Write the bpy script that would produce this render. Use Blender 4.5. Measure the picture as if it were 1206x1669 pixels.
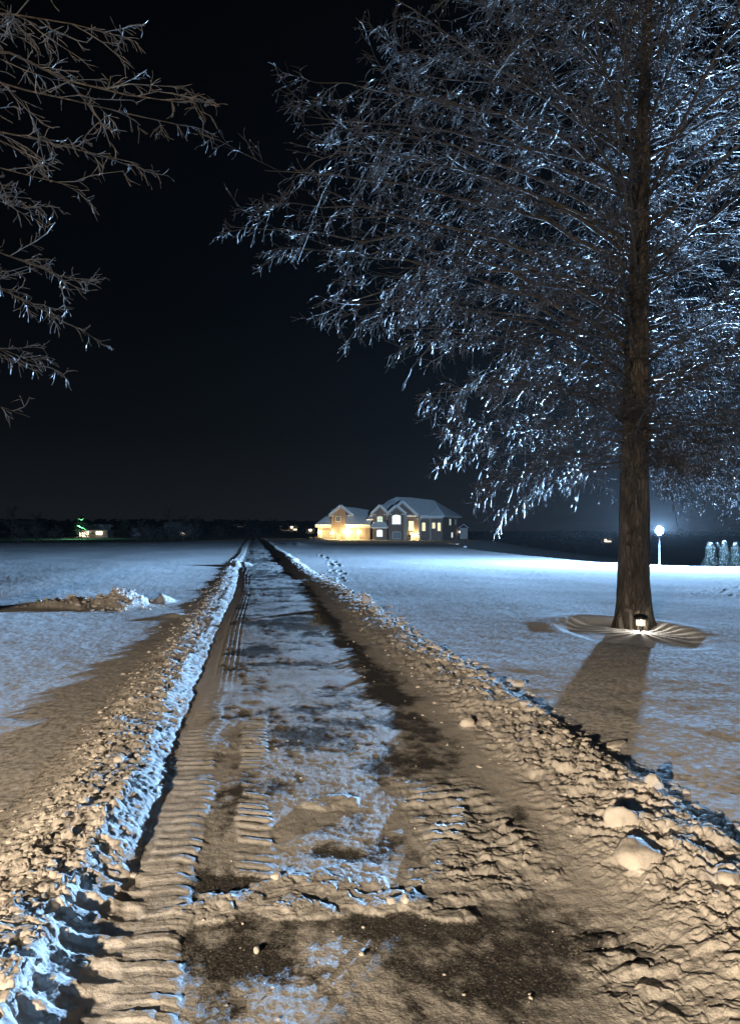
import bpy, math, random
import numpy as np
from mathutils import Vector, Matrix, Quaternion

for o in list(bpy.data.objects):
    bpy.data.objects.remove(o, do_unlink=True)
SC = bpy.context.scene
COL = SC.collection
PI = math.pi

# ------------------------------------------------------------------ camera
FPX, HOR, EYE = 1208.0, 866.0, 1.70
cam_data = bpy.data.cameras.new('camera')
cam = bpy.data.objects.new('camera', cam_data)
COL.objects.link(cam)
cam.location = (0, 0, EYE)
cam.rotation_euler = (PI / 2, 0, 0)
cam_data.sensor_fit = 'VERTICAL'
cam_data.sensor_height = 36.0
cam_data.sensor_width = 36.0 * 1206 / 1669
cam_data.lens = FPX / 1669 * 36.0
cam_data.shift_y = (HOR - 834.5) / 1669
cam_data.clip_start = 0.05
cam_data.clip_end = 9000
SC.camera = cam

# ------------------------------------------------------------------ colour management
SC.view_settings.view_transform = 'Standard'
SC.view_settings.look = 'None'
SC.view_settings.exposure = 0.0
SC.view_settings.gamma = 1.0
SC.view_settings.use_curve_mapping = False
SC.cycles.use_denoising = True
SC.cycles.max_bounces = 5
SC.cycles.diffuse_bounces = 3
SC.cycles.volume_bounces = 0
SC.cycles.transparent_max_bounces = 8
SC.cycles.sample_clamp_indirect = 4.0
SC.cycles.blur_glossy = 0.3

# ------------------------------------------------------------------ night sky
world = bpy.data.worlds.new("World")
SC.world = world
world.use_nodes = True
wt = world.node_tree
wt.nodes.clear()


def N(t, kind, **kw):
    n = t.nodes.new(kind)
    for k, v in kw.items():
        if k.startswith('i_'):
            n.inputs[k[2:].replace('_', ' ')].default_value = v
        else:
            setattr(n, k, v)
    return n


def ramp(t, stops, interp='LINEAR'):
    r = t.nodes.new('ShaderNodeValToRGB')
    r.color_ramp.interpolation = interp
    e = r.color_ramp.elements
    while len(e) < len(stops):
        e.new(0.5)
    for i, (p, c) in enumerate(stops):
        e[i].position = p
        e[i].color = (c, c, c, 1) if not isinstance(c, tuple) else (*c, 1)
    return r


tc = N(wt, 'ShaderNodeTexCoord')
sx = N(wt, 'ShaderNodeSeparateXYZ')
wt.links.new(tc.outputs['Generated'], sx.inputs[0])
rp = ramp(wt, [(0.0, (.0085, .0100, .0115)), (0.05, (.0055, .0064, .0075)), (0.13, (.0021, .0026, .0030)),
               (0.28, (.0003, .0005, .0007)), (0.50, (.0001, .00012, .0002)), (1.0, (.0001, .0001, .0002))])
wt.links.new(sx.outputs['Z'], rp.inputs[0])
# trace of the last twilight on top of the town glow
sky = N(wt, 'ShaderNodeTexSky', sky_type='NISHITA', sun_disc=False, sun_elevation=math.radians(-4.0),
        sun_rotation=math.radians(30))
mxs = N(wt, 'ShaderNodeMix', data_type='RGBA', blend_type='ADD')
mxs.inputs['Factor'].default_value = 0.002
wt.links.new(rp.outputs[0], mxs.inputs['A'])
wt.links.new(sky.outputs[0], mxs.inputs['B'])
bg = N(wt, 'ShaderNodeBackground')
bg.inputs['Strength'].default_value = 1.0
wt.links.new(mxs.outputs['Result'], bg.inputs['Color'])
wo = N(wt, 'ShaderNodeOutputWorld')
wt.links.new(bg.outputs[0], wo.inputs['Surface'])

# levels of the lamps that light this night (all of them are built further down)
YARD_POS = (16.38, 42.0, 1.74)
YARD_W = 270000.0
YARD_COL = (0.36, 0.63, 1.0)
WARM_POS = (-4.8, -8.0, 3.0)
WARM_W = 9800.0
WARM_COL = (1.0, 0.75, 0.49)
SCONCE_W = 420.0
SCONCE_COL = (1.0, 0.74, 0.27)

# ------------------------------------------------------------------ helpers


def tag(o, label=None, cat=None, group=None, kind=None):
    if label:
        o['label'] = label
    if cat:
        o['category'] = cat
    if group:
        o['group'] = group
    if kind:
        o['kind'] = kind
    return o


def empty(name, loc=(0, 0, 0), rz=0.0):
    o = bpy.data.objects.new(name, None)
    COL.objects.link(o)
    o.location = loc
    o.rotation_euler = (0, 0, rz)
    o.empty_display_size = 0.3
    return o


def mesh_np(name, V, F, mats, parent=None, smooth=True, midx=None):
    """V (n,3); F (m,k) equal sized faces or list of lists."""
    me = bpy.data.meshes.new(name)
    V = np.asarray(V, dtype=np.float32)
    if isinstance(F, np.ndarray):
        m, k = F.shape
        me.vertices.add(len(V))
        me.vertices.foreach_set('co', V.ravel())
        me.loops.add(m * k)
        me.loops.foreach_set('vertex_index', F.astype(np.int32).ravel())
        me.polygons.add(m)
        me.polygons.foreach_set('loop_start', np.arange(0, m * k, k, dtype=np.int32))
        me.polygons.foreach_set('loop_total', np.full(m, k, dtype=np.int32))
    else:
        me.from_pydata([tuple(map(float, v)) for v in V], [], [tuple(f) for f in F])
    if not isinstance(mats, (list, tuple)):
        mats = [mats]
    for mm in mats:
        me.materials.append(mm)
    if midx is not None:
        me.polygons.foreach_set('material_index', np.asarray(midx, dtype=np.int32))
    me.polygons.foreach_set('use_smooth', np.full(len(me.polygons), bool(smooth)))
    me.update(calc_edges=True)
    me.validate()
    o = bpy.data.objects.new(name, me)
    COL.objects.link(o)
    if parent is not None:
        o.parent = parent
    return o


class MB:
    """collects polygons for one mesh"""

    def __init__(s):
        s.v, s.f = [], []

    def poly(s, pts):
        b = len(s.v)
        s.v += [tuple(p) for p in pts]
        s.f.append(tuple(range(b, b + len(pts))))

    def box(s, c, d, rz=0.0, taper=1.0):
        b = len(s.v)
        cs, sn = math.cos(rz), math.sin(rz)
        for z in (-1, 1):
            t = taper if z > 0 else 1.0
            for x, y in ((-1, -1), (1, -1), (1, 1), (-1, 1)):
                px, py = x * d[0] / 2 * t, y * d[1] / 2 * t
                s.v.append((c[0] + px * cs - py * sn, c[1] + px * sn + py * cs, c[2] + z * d[2] / 2))
        for q in ((0, 3, 2, 1), (4, 5, 6, 7), (0, 1, 5, 4), (1, 2, 6, 5), (2, 3, 7, 6), (3, 0, 4, 7)):
            s.f.append(tuple(b + i for i in q))

    def prism(s, pts, z0, z1):
        """plan polygon (counter-clockwise) from z0 to z1"""
        b = len(s.v)
        n = len(pts)
        s.v += [(p[0], p[1], z0) for p in pts] + [(p[0], p[1], z1) for p in pts]
        s.f.append(tuple(b + i for i in reversed(range(n))))
        s.f.append(tuple(b + n + i for i in range(n)))
        for i in range(n):
            j = (i + 1) % n
            s.f.append((b + i, b + j, b + n + j, b + n + i))

    def lathe(s, prof, c=(0, 0, 0), n=16):
        b = len(s.v)
        for r, z in prof:
            for k in range(n):
                a = 2 * PI * k / n
                s.v.append((c[0] + r * math.cos(a), c[1] + r * math.sin(a), c[2] + z))
        for i in range(len(prof) - 1):
            for k in range(n):
                k2 = (k + 1) % n
                s.f.append((b + i * n + k, b + i * n + k2, b + (i + 1) * n + k2, b + (i + 1) * n + k))
        s.f.append(tuple(b + k for k in reversed(range(n))))
        s.f.append(tuple(b + (len(prof) - 1) * n + k for k in range(n)))

    def tube(s, pts, rads, n=8):
        b = len(s.v)
        m = len(pts)
        P = [Vector(p) for p in pts]
        for i in range(m):
            t = (P[min(i + 1, m - 1)] - P[max(i - 1, 0)]).normalized()
            ref = Vector((0, 0, 1)) if abs(t.z) < 0.9 else Vector((1, 0, 0))
            a = t.cross(ref).normalized()
            c = t.cross(a)
            for k in range(n):
                an = 2 * PI * k / n
                s.v.append(tuple(P[i] + (a * math.cos(an) + c * math.sin(an)) * rads[i]))
        for i in range(m - 1):
            for k in range(n):
                k2 = (k + 1) % n
                s.f.append((b + i * n + k, b + i * n + k2, b + (i + 1) * n + k2, b + (i + 1) * n + k))
        s.f.append(tuple(b + k for k in reversed(range(n))))
        s.f.append(tuple(b + (m - 1) * n + k for k in range(n)))

    def build(s, name, mat, parent=None, smooth=False):
        o = mesh_np(name, s.v, s.f, mat, parent, smooth)
        return o


# ------------------------------------------------------------------ noise
def _h(ix, iy, seed):
    h = (ix.astype(np.int64) * 374761393 + iy.astype(np.int64) * 668265263 + seed * 1274126177) & 0xffffffff
    h = ((h ^ (h >> 13)) * 1274126177) & 0xffffffff
    h = ((h ^ (h >> 16)) * 2246822519) & 0xffffffff
    return ((h ^ (h >> 15)) & 0xffffff) / float(0xffffff)


def pn(x, y, seed=0):
    """gradient noise, about -1..1"""
    ix, iy = np.floor(x), np.floor(y)
    fx, fy = x - ix, y - iy
    ux, uy = fx * fx * fx * (fx * (fx * 6 - 15) + 10), fy * fy * fy * (fy * (fy * 6 - 15) + 10)

    def g(dx, dy):
        a = _h(ix + dx, iy + dy, seed) * 2 * PI
        return np.cos(a) * (fx - dx) + np.sin(a) * (fy - dy)
    a = g(0, 0) * (1 - ux) + g(1, 0) * ux
    b = g(0, 1) * (1 - ux) + g(1, 1) * ux
    return (a * (1 - uy) + b * uy) * 1.5


def fbm(x, y, octv=4, seed=0, gain=0.5, lac=2.03):
    r, a = 0, 1.0
    for i in range(octv):
        r = r + a * pn(x, y, seed + i * 17)
        x, y, a = x * lac + 3.1, y * lac - 1.7, a * gain
    return r


def worley(x, y, seed=0):
    """distance to nearest point, second nearest and that cell's random value"""
    ix, iy = np.floor(x), np.floor(y)
    d1 = np.full(x.shape, 9.0)
    d2 = np.full(x.shape, 9.0)
    cv = np.zeros(x.shape)
    for dx in (-1, 0, 1):
        for dy in (-1, 0, 1):
            cx, cy = ix + dx, iy + dy
            px, py = cx + _h(cx, cy, seed), cy + _h(cx, cy, seed + 5)
            d = np.hypot(px - x, py - y)
            v = _h(cx, cy, seed + 9)
            near = d < d1
            d2 = np.where(near, d1, np.minimum(d2, d))
            cv = np.where(near, v, cv)
            d1 = np.where(near, d, d1)
    return d1, d2, cv


def slabs(x, y, seed):
    """broken plates: tilted cells with cracks between them"""
    ix, iy = np.floor(x), np.floor(y)
    d1 = np.full(x.shape, 9.0)
    d2 = np.full(x.shape, 9.0)
    val = np.zeros(x.shape)
    for dx in (-1, 0, 1):
        for dy in (-1, 0, 1):
            cx, cy = ix + dx, iy + dy
            ox, oy = cx + _h(cx, cy, seed) - x, cy + _h(cx, cy, seed + 5) - y
            d = np.maximum(np.abs(ox * .9 + oy * .3), np.abs(oy * .9 - ox * .3)) * .5 + np.hypot(ox, oy) * .5
            v = _h(cx, cy, seed + 9) + ox * (_h(cx, cy, seed + 11) - .5) * 2.2 + oy * (_h(cx, cy, seed + 13) - .5) * 2.2
            near = d < d1
            d2 = np.where(near, d1, np.minimum(d2, d))
            val = np.where(near, v, val)
            d1 = np.where(near, d, d1)
    return np.clip(val, -.2, 1.4) * ss(0, .16, d2 - d1)


def ss(a, b, x):
    t = np.clip((x - a) / (b - a), 0, 1)
    return t * t * (3 - 2 * t)


def seg_dist(X, Y, pts, closed):
    D = np.full(X.shape, 1e9)
    n = len(pts)
    for i in range(n if closed else n - 1):
        ax, ay = pts[i]
        bx, by = pts[(i + 1) % n]
        ex, ey = bx - ax, by - ay
        t = np.clip(((X - ax) * ex + (Y - ay) * ey) / (ex * ex + ey * ey), 0, 1)
        D = np.minimum(D, np.hypot(X - ax - t * ex, Y - ay - t * ey))
    return D


def inside(X, Y, pts):
    c = np.zeros(X.shape, bool)
    n = len(pts)
    for i in range(n):
        x1, y1 = pts[i]
        x2, y2 = pts[(i + 1) % n]
        if y1 == y2:
            continue
        k = ((y1 > Y) != (y2 > Y)) & (X < (x2 - x1) * (Y - y1) / (y2 - y1) + x1)
        c ^= k
    return c


# ------------------------------------------------------------------ terrain
RIGHT_EDGE = [(400, 4), (120, 16), (50, 30), (19.8, 40.5), (16.9, 43.5), (14.6, 47), (13.3, 62), (11.6, 92), (15, 135), (25, 166), (34, 205)]
PLATEAU = [(-900, -400), (900, -400), (400, 4)] + RIGHT_EDGE[1:] + [(30, 225), (-24, 225), (-32, 160), (-31, 118), (-60, 110), (-160, 96), (-900, 20)]
MOUNDS = [  # x, y, rx, ry, height : heaps on the left field
    (-5.55, 16.6, 0.62, 1.0, .30), (-6.35, 16.0, .65, .8, .15), (-6.9, 15.6, .5, .5, .05), (-4.9, 17.6, .30, .55, .14)]
WELL = (4.45, 12.65)
TREE = (4.92, 13.9)


def base_height(X, Y):
    dr = seg_dist(X, Y, RIGHT_EDGE, False)
    ins = inside(X, Y, PLATEAU)
    dl = seg_dist(X, Y, PLATEAU, True)
    fr = np.clip(1 - dr / 32, 0, 1) ** 2
    right = ss(-30, 10, X)
    z = -.27 * fr
    z = z + .20 * ss(-.9, -7, X + .157 * Y) * ss(60, 25, Y)
    z = z - .07 * ss(3, 6, X) * ss(40, 18, Y) * ss(-2, 4, Y)
    z = z - ss(-14, -6, X) * (.22 * ss(40, 110, Y) + .62 * ss(100, 150, Y) - .62 * ss(152, 177, Y)) - 0.004 * np.clip(Y - 150, 0, 60)
    s = np.where(ins, 0, dl)
    depth = 1.3 + 8.4 * right
    z = z - depth * (1 - np.exp(-s / np.where(right > .5, 55, 45))) - .02 * right * np.clip(s, 0, 60)
    R = np.hypot(X, Y)
    z = z + (1 - right) * ss(150, 480, R) * 2.4 * ~ins
    hills = ss(420, 1300, R) * (14 + 7 * pn(X / 420, Y / 420, 3) + 3 * pn(X / 150, Y / 150, 4)) * (1 - .35 * right)
    z = z + hills + ss(80, 300, s) * 1.2 * pn(X / 90, Y / 90, 8)
    z = z + ins * (.020 * pn(X / 3.1, Y / 2.6, 21) + .05 * ss(8, 40, Y) * pn(X / 16, Y / 12, 22))
    return z, ins


# bare / wet patches on the drive: (photo x, photo y, rx px, ry px, strength) turned into ground ellipses
def gp(px, py, z=0.0):
    Y = (EYE - z) * FPX / (py - HOR)
    return (px - 603) / FPX * Y, Y


PATCH = []
for px, py, rx, ry, w in [(512, 1207, 62, 20, 1.3), (505, 1016, 70, 14, 1.2), (372, 1442, 78, 18, 1.5), (540, 1399, 55, 11, 1.3),
                          (620, 1268, 120, 42, .5), (455, 1165, 90, 22, .4), (575, 1128, 60, 12, .4), (640, 1100, 60, 12, .2),
                          (560, 1570, 330, 60, .40), (700, 1515, 170, 26, .45), (860, 1600, 180, 70, .35), (830, 1470, 130, 30, .35),
                          (420, 1065, 40, 10, .7), (490, 962, 55, 6, .8), (450, 938, 45, 5, .8), (440, 912, 35, 4, .8),
                          (470, 1085, 60, 8, .5), (560, 1150, 40, 9, .4), (300, 1400, 40, 24, .5), (700, 1360, 60, 12, .1),
                          (600, 1508, 260, 17, .55), (380, 1575, 70, 30, .8), (330, 1640, 60, 40, -.2)]:
    gx, gy = gp(px, py)
    PATCH.append((gx, gy, rx * gy / FPX, max(ry * gy * gy / (EYE * FPX), .05), w))
PILES = []
for px, py, rx, ry, h in [(440, 1464, 100, 26, .012), (555, 1440, 85, 24, .012), (640, 1478, 95, 20, .012), (765, 1436, 105, 36, .011), (505, 1494, 60, 14, .009),
                          (540, 1315, 42, 13, .016), (330, 1492, 60, 24, .010), (395, 1220, 40, 12, .008), (860, 1390, 100, 40, .012), (730, 1500, 50, 12, .008)]:
    gx, gy = gp(px, py)
    PILES.append((gx, gy, rx * gy / FPX, ry * gy * gy / (EYE * FPX), h))


def detail(X, Y, B, ins):
    """returns height and the bare and bank-shade (0..1) mask, dirt mask"""
    u = X + 0.157 * Y + .16 * pn(Y / 13.0, Y * 0 + 2.2, 30) * ss(8, 22, Y)
    near = np.exp(-np.clip(Y - 4, 0, 400) / 9.0)
    fade = ss(9.5, 5.0, Y)
    along = ins & (Y < 190)
    wl = .10 * pn(Y / 2.3, Y * 0 + 4.4, 31) + .05 * pn(Y / .7, Y * 0 + 1.4, 32)
    wr = .16 * pn(Y / 2.9, Y * 0 + 7.4, 33) + .07 * pn(Y / .8, Y * 0 + 2.4, 34)
    widen = ss(7, 3, Y) * .18
    # left bank
    ul = u + wl * .6
    lb = ss(-.57, -.83, ul) * (1 - ss(-.98, -1.48, ul))
    hl = (.058 + .035 * ss(5.6, 3.9, Y) + .022 * pn(Y / 1.9, Y * 0, 35) + .015 * pn(Y / .5, Y * 0, 36)) * (1 - .45 * ss(7, 14, Y))
    # right bank
    ur = u + wr * .7
    rb = ss(1.42 - widen, 2.26, ur) * (1 - ss(2.36, 2.72, ur))
    rb = np.where(ur < 2.3, rb ** 1.15, rb)
    hr = .060 + .035 * pn(Y / 2.1, Y * 0, 37) + .04 * ss(6.5, 4.3, Y) + .018 * pn(Y / .6, Y * 0, 39) + .06 * ss(20, 60, Y)
    lawn = ss(-.9, -1.1, u) + ss(2.3, 2.6, u)
    h = .012 * np.clip(lawn, 0, 1) + .030 * np.clip(1 - ((u - .45) / 1.15) ** 2, 0, 1)
    h = h + lb * hl + rb * hr
    # lumps on the banks
    wx, wy = .12 * fbm(X * 7, Y * 7, 3, 43), .12 * fbm(X * 7, Y * 7, 3, 143)
    lump = slabs((X + wx * .6) * 8, (Y + wy * .6) * 8, 42)
    lump2 = slabs((X + wx * .4) * 19, (Y + wy * .4) * 19, 44)
    ban = np.clip(lb * ss(-.72, -.86, ul) * 1.5, 0, 1)
    banr = np.clip(rb * 1.5, 0, 1) * ss(1.5, 1.9, ur)
    res = ss(26, 10, Y)
    res2 = ss(9, 4.5, Y)
    fol = fbm(X * 3.2, Y * 3.2, 4, 45)
    h = h + ban * (.021 * lump * res + .010 * lump2 * res2 + .014 * fol)
    ridg = 1 - np.abs(fbm(X * 5.5 + .5 * Y, Y * 5.5, 4, 46)) * 1.6
    h = h + banr * (.026 * ridg * res + .020 * lump * res * ss(1.7, 2.2, ur) + .008 * lump2 * res2 + .020 * fol)
    h = h + np.clip(rb + lb, 0, 1) * .03 * pn(X * 1.1, Y * .9, 47) * ss(200, 10, Y)
    # inner face of the left bank: scraped, streaked down the slope
    face = ss(-.56, -.64, ul) * (1 - ss(-.76, -.9, ul))
    h = h + face * (.014 * fbm(X * 14, Y * 10, 3, 48) * res2 + .014 * pn(X * 7, Y * 4.5, 49) + .010 * lump * res)
    # drive surface
    road = ss(-.66, -.58, u) * (1 - ss(1.5, 1.75, u))
    surf = .0045 * fbm(X * 2.2, Y * 1.8, 4, 51) + .0022 * fbm(X * 22, Y * 17, 3, 52) * res2
    h = h + road * surf
    # rut along the left bank
    u0 = u
    u = u + .045 * fbm(X * 2.4, Y * 2.4, 4, 98) * ss(.3, -.2, u)
    rut = ss(-.66, -.60, u) * (1 - ss(-.53, -.36, u))
    h = h - rut * .020 * ss(60, 6, Y)
    # clear rut close to the camera splits the bank's foot into big lugs
    ph = Y / .165 + .35 * pn(Y * 1.2, u * 2, 53)
    lug = ss(.18, .42, np.abs(((ph + (u + .8) * 1.4) % 1) - .5) * 1.0)
    lugb = ss(-.86, -.79, u) * (1 - ss(-.56, -.50, u)) * ss(4.3, 3.2, Y)
    h = h * (1 - .35 * lugb) + lugb * (.020 * lug * (.4 + .8 * ss(-.5, .4, fbm(X * 4, Y * 4, 3, 109))) - .012 + .014 * fol)
    # narrow tread: rows of cross bars
    ph = Y / .105 + 3.2 * (u + .37) + .25 * pn(u * 4, Y * 1.1, 54)
    w = (ph % 1)
    bar = ss(0, .16, w) * (1 - ss(.5, .72, w)) * (.35 + .95 * _h(np.floor(ph), np.floor(ph) * 0, 3))
    bw = ss(-.56, -.52, u) * (1 - ss(-.30, -.255 + .03 * pn(Y * 9, u, 55), u))
    brk = .75 + .4 * pn(X * 4, Y * 3, 56)
    tr1 = bw * fade * np.clip(brk, .2, 1)
    h = h + tr1 * (.011 * bar * (.5 + .6 * ss(-.4, .4, fbm(X * 6, Y * 6, 3, 97))) + .004)
    h = h + (ss(-.50, -.475, u + .02 * fol) * (1 - ss(-.455, -.43, u + .02 * fol))) * .0 * fade * (.4 + .7 * fbm(X * 7, Y * 4, 3, 68))
    u = u0 + .03 * fbm(X * 2.4, Y * 2.4, 4, 99)
    # second tread, patchy
    ph2 = Y / .095 + 1.5 * u + .3 * pn(u * 5, Y * 1.3, 57)
    w2 = ph2 % 1
    bar2 = ss(0, .2, w2) * (1 - ss(.5, .8, w2)) * (.05 + 1.0 * _h(np.floor(ph2), np.floor(ph2) * 0, 4))
    bw2 = ss(-.10, -.07, u) * (1 - ss(.08, .12, u)) * ss(-.25, .25, pn(Y * 1.1, u * 1.5, 58) + .18)
    h = h + bw2 * fade * ss(3.3, 3.9, Y) * .013 * bar2
    # right hand tread, broad and angled
    ph3 = Y / .125 - 2.2 * u + .35 * pn(u * 3, Y * 1.5, 59)
    ph3 = ph3 + .35 * fbm(X * 2.6, Y * 2.6, 3, 67)
    w3 = ph3 % 1
    bar3 = ss(0, .25, w3) * (1 - ss(.45, .8, w3))
    b3n = pn(X * 1.3, Y * .9, 60)
    bw3 = ss(.84, .96, u) * (1 - ss(1.42, 1.6, u)) * ss(5.4, 4.6, Y) * ss(3.35, 3.8, Y) * ss(-.5, .1, b3n + .35)
    bw4 = ss(1.22, 1.34, u) * (1 - ss(1.60, 1.75, u)) * ss(3.4, 2.9, Y)
    chev = np.abs(((u - 1.0) / .22) % 1 - .5)
    bar3 = bar3 * (.5 + chev)
    bz = .35 + 1.1 * ss(-.5, .5, fbm(X * 3.1, Y * 3.3, 3, 66))
    h = h + (bw3 + bw4) * (.017 * bar3 * bz + .012 * fol + .008 * lump2)
    u = u0
    # fine far tread lines on the left track
    fl = ss(-.5, -.44, u) * (1 - ss(-.22, -.16, u)) * ss(7, 12, Y) * ss(60, 20, Y)
    h = h + fl * .006 * np.sin(u * 95)
    # bare patches and slush piles
    bare = .10 + .62 * fbm(X * 1.5, Y * 1.15, 4, 61) + .10 * ss(8, 14, Y)
    # ploughed streaks further out (sheets of ice running across)
    bare = bare + ss(8, 16, Y) * .55 * fbm(X * .9, Y * 1.6, 4, 62)
    for gx, gy, rx, ry, wgt in PATCH:
        q = ((X - gx) / rx) ** 2 + ((Y - gy) / ry) ** 2
        bare = bare + wgt * np.exp(-q * 1.1)
    for gx, gy, rx, ry, hh in PILES:
        q = np.sqrt(((X - gx) / rx) ** 2 + ((Y - gy) / ry) ** 2) + .45 * fbm(X * 6, Y * 5, 4, 63)
        m = 1 - ss(.55, 1.15, q)
        bare = bare - m * 1.7
        h = h + m * road * (hh * .75 + .008 * fol + .005 * lump * res2 + .004 * lump2)
    # foot of the right bank: its lamp shadow painted in as bare ground
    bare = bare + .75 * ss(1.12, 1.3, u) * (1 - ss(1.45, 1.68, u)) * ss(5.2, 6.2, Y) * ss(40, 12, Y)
    bare = bare + .25 * fbm(X * 9, Y * 7, 3, 64)
    bare = bare - 1.1 * np.clip(bw2 * fade * ss(3.3, 3.9, Y) * bar2 + bw3 * .8 + tr1 * .8, 0, 1)
    bare = bare - ss(-.40, -.52, u) * 1.2
    bare = bare + .42 * fbm(X * 4.5, Y * 3.5, 5, 65, .62)
    bare = np.clip(ss(-.1, 1.15, bare), 0, 1) * ss(-.6, -.5, u) * (1 - ss(1.5, 1.78, ur + .10 * fol))
    h = h - road * bare * .007
    dirt = ss(-.62, -.42, u + .03 * fol) * (1 - ss(1.25, 2.0, ur + .22 * fol + .1 * lump))
    global DIRT
    DIRT = np.where(along, dirt, 0)
    h = np.where(along, h, 0)
    bare = np.where(along & (u > -2) & (u < 3), bare, 0)
    # snow crust of the fields
    off = np.clip(ss(-1.2, -1.5, u) + ss(2.6, 2.9, u), 0, 1)
    h = h + off * ins * (.0042 * fbm(X * 3.1, Y * 2.6, 3, 71) * ss(70, 15, Y) + .0014 * pn(X * 11, Y * 9, 72) * ss(22, 7, Y)
                         + .0009 * pn(X * 23, Y * 19, 73) * ss(11, 4, Y))
    # wind dunes that cross the right lawn close by
    h = h + off * (X > 0) * ss(12, 7, Y) * .010 * pn(X * .9 + Y * .2, Y * 1.5, 74)
    # heaps on the left field
    for i, (mx, my, rx, ry, hh) in enumerate(MOUNDS):
        q = np.sqrt(((X - mx) / rx) ** 2 + ((Y - my) / ry) ** 2) + .22 * fbm(X * 3, Y * 3, 3, 76)
        m = 1 - ss(.05, 1.1, q)
        h = h + m * (hh + .05 * fol + .05 * lump)
    # flat slab near the bank
    for mx, my, rx, ry, hh in [(-3.75, 14.6, .42, .30, .05), (-3.35, 15.8, .30, .2, .05), (-1.0, 37, .7, 1.2, .2)]:
        if my > 30:
            mx = -6.5
        q = np.sqrt(((X - mx) / rx) ** 2 + ((Y - my) / ry) ** 2) + .2 * fbm(X * 4, Y * 4, 2, 77)
        h = h + (1 - ss(.3, 1.05, q)) * (hh + .02 * fol)
    # melted hollow round the tree
    q = np.sqrt(((X - WELL[0]) / 1.18) ** 2 + ((Y - WELL[1]) / 1.85) ** 2) + .05 * pn(X * 1.3, Y * 1.3, 78) + .015 * pn(X * 7, Y * 7, 81)
    h = h - .075 * (1 - ss(.72, 1.04, q))
    h = h + .060 * np.exp(-((q - 1.12) / .22) ** 2) * ss(-.25, .8, (Y - WELL[1]) / 1.9)
    # snow heaps shoved together near the garage and at the end of the drive
    for mx, my, rx, ry, hh in [(-23.0, 158, 2.6, 2.2, .95), (-21.3, 159, 2.2, 1.8, .6), (-15.2, 171, 2.6, 2.0, .75), (-12.6, 172.5, 2.8, 1.6, .5),
                               (-10.0, 100, 2.2, 3.0, .32), (-8.2, 104, 1.6, 2.5, .18), (3, 166, 9, 2, .25), (21.5, 38.6, 1.6, 1.2, .14), (18.9, 39.6, 1.6, 1.0, .07)]:
        q = np.sqrt(((X - mx) / rx) ** 2 + ((Y - my) / ry) ** 2) + .25 * pn(X * .8, Y * .8, 79)
        h = h + (1 - ss(.1, 1.1, q)) * hh * (1 + .5 * pn(X * 1.4, Y * 1.4, 80))
    # footprints
    for fx, fy, fr, fd in FOOT:
        k = (np.abs(X - fx) < .4) & (np.abs(Y - fy) < .5)
        if k.any():
            q = np.hypot(X[k] - fx, (Y[k] - fy) * .8) / fr
            h[k] -= fd * (1 - ss(.4, 1.1, q)) - .015 * np.exp(-((q - 1.25) / .22) ** 2)
    # track beside the lamp
    tx = 15.2 + (Y - 22) * .42
    h = h - .05 * np.exp(-((X - tx - 2.2) / .25) ** 2) * ss(20, 26, Y) * ss(52, 44, Y)
    h = h - .05 * np.exp(-((X - tx - 4.0) / .25) ** 2) * ss(20, 26, Y) * ss(52, 44, Y)
    return h, bare


rf = random.Random(5)
FOOT = []
for i in range(46):      # walk across the lawn towards the house
    t = i / 45
    FOOT.append((-1.2 + .9 * math.sin(t * 3) - 3.0 * t + rf.uniform(-.12, .12) + (.16 if i % 2 else -.16), 22 + 34 * t + rf.uniform(-.2, .2), .14, .035))
for i in range(16):
    FOOT.append((9.2 + i * .32 + rf.uniform(-.2, .2), 21.8 - i * .22 + rf.uniform(-.5, .5), .12, .045))
for i in range(26):
    FOOT.append((10.9 + rf.uniform(-.9, .9) + i * .02, 24 - i * .28 + rf.uniform(-.4, .4), .12, .05))


def ground_z(x, y):
    X, Y = np.array([float(x)]), np.array([float(y)])
    B, ins = base_height(X, Y)
    h, b = detail(X, Y, B, ins)
    return float(B[0] + h[0])


# rows (depth) and columns (spread)
rows = list(np.linspace(-60, -6, 14)) + list(np.linspace(-5, 1.9, 30))
py = np.arange(1860, 873.5, -1.22)
rows += list(EYE * FPX / (py - HOR))
rows += list(rows[-1] * 1.022 ** np.arange(1, 150))
rows = np.array([r for r in rows if r < 5200])
keep = [0]
for i in range(1, len(rows)):
    if rows[i] - rows[keep[-1]] > 1e-4:
        keep.append(i)
rows = rows[keep]
tc_in = np.arange(-.60, .6001, 1.8 / FPX)
out = .60 + .004 * (1.09 ** np.arange(1, 80) - 1) / .09
out = out[out < 22]
cols = np.concatenate([-out[::-1], tc_in, out])
W = np.maximum(rows, 2.2)
GX = W[:, None] * cols[None, :]
GX = np.clip(GX, -6500, 6500)
# keep strictly increasing where clipped
GY = np.repeat(rows[:, None], len(cols), 1)
B, INS = base_height(GX, GY)
H, BARE_SHADE = detail(GX, GY, B, INS)
DIRT0 = DIRT
GZ = B + H
nr, nc = GX.shape
idx = np.arange(nr * nc).reshape(nr, nc)
Q = np.stack([idx[:-1, :-1], idx[:-1, 1:], idx[1:, 1:], idx[1:, :-1]], -1).reshape(-1, 4)
VV = np.stack([GX, GY, GZ], -1).reshape(-1, 3)
cx = (GX[:-1, :-1] + GX[1:, 1:]).ravel() / 2
cy = (GY[:-1, :-1] + GY[1:, 1:]).ravel() / 2
cu = cx + .157 * cy
wob = .14 * pn(cx * 2.1, cy * 1.3, 95) + .06 * pn(cx * 7, cy * 6, 96)
ring = np.hypot(GX, GY)

# ------------------------------------------------------------------ materials


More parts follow.
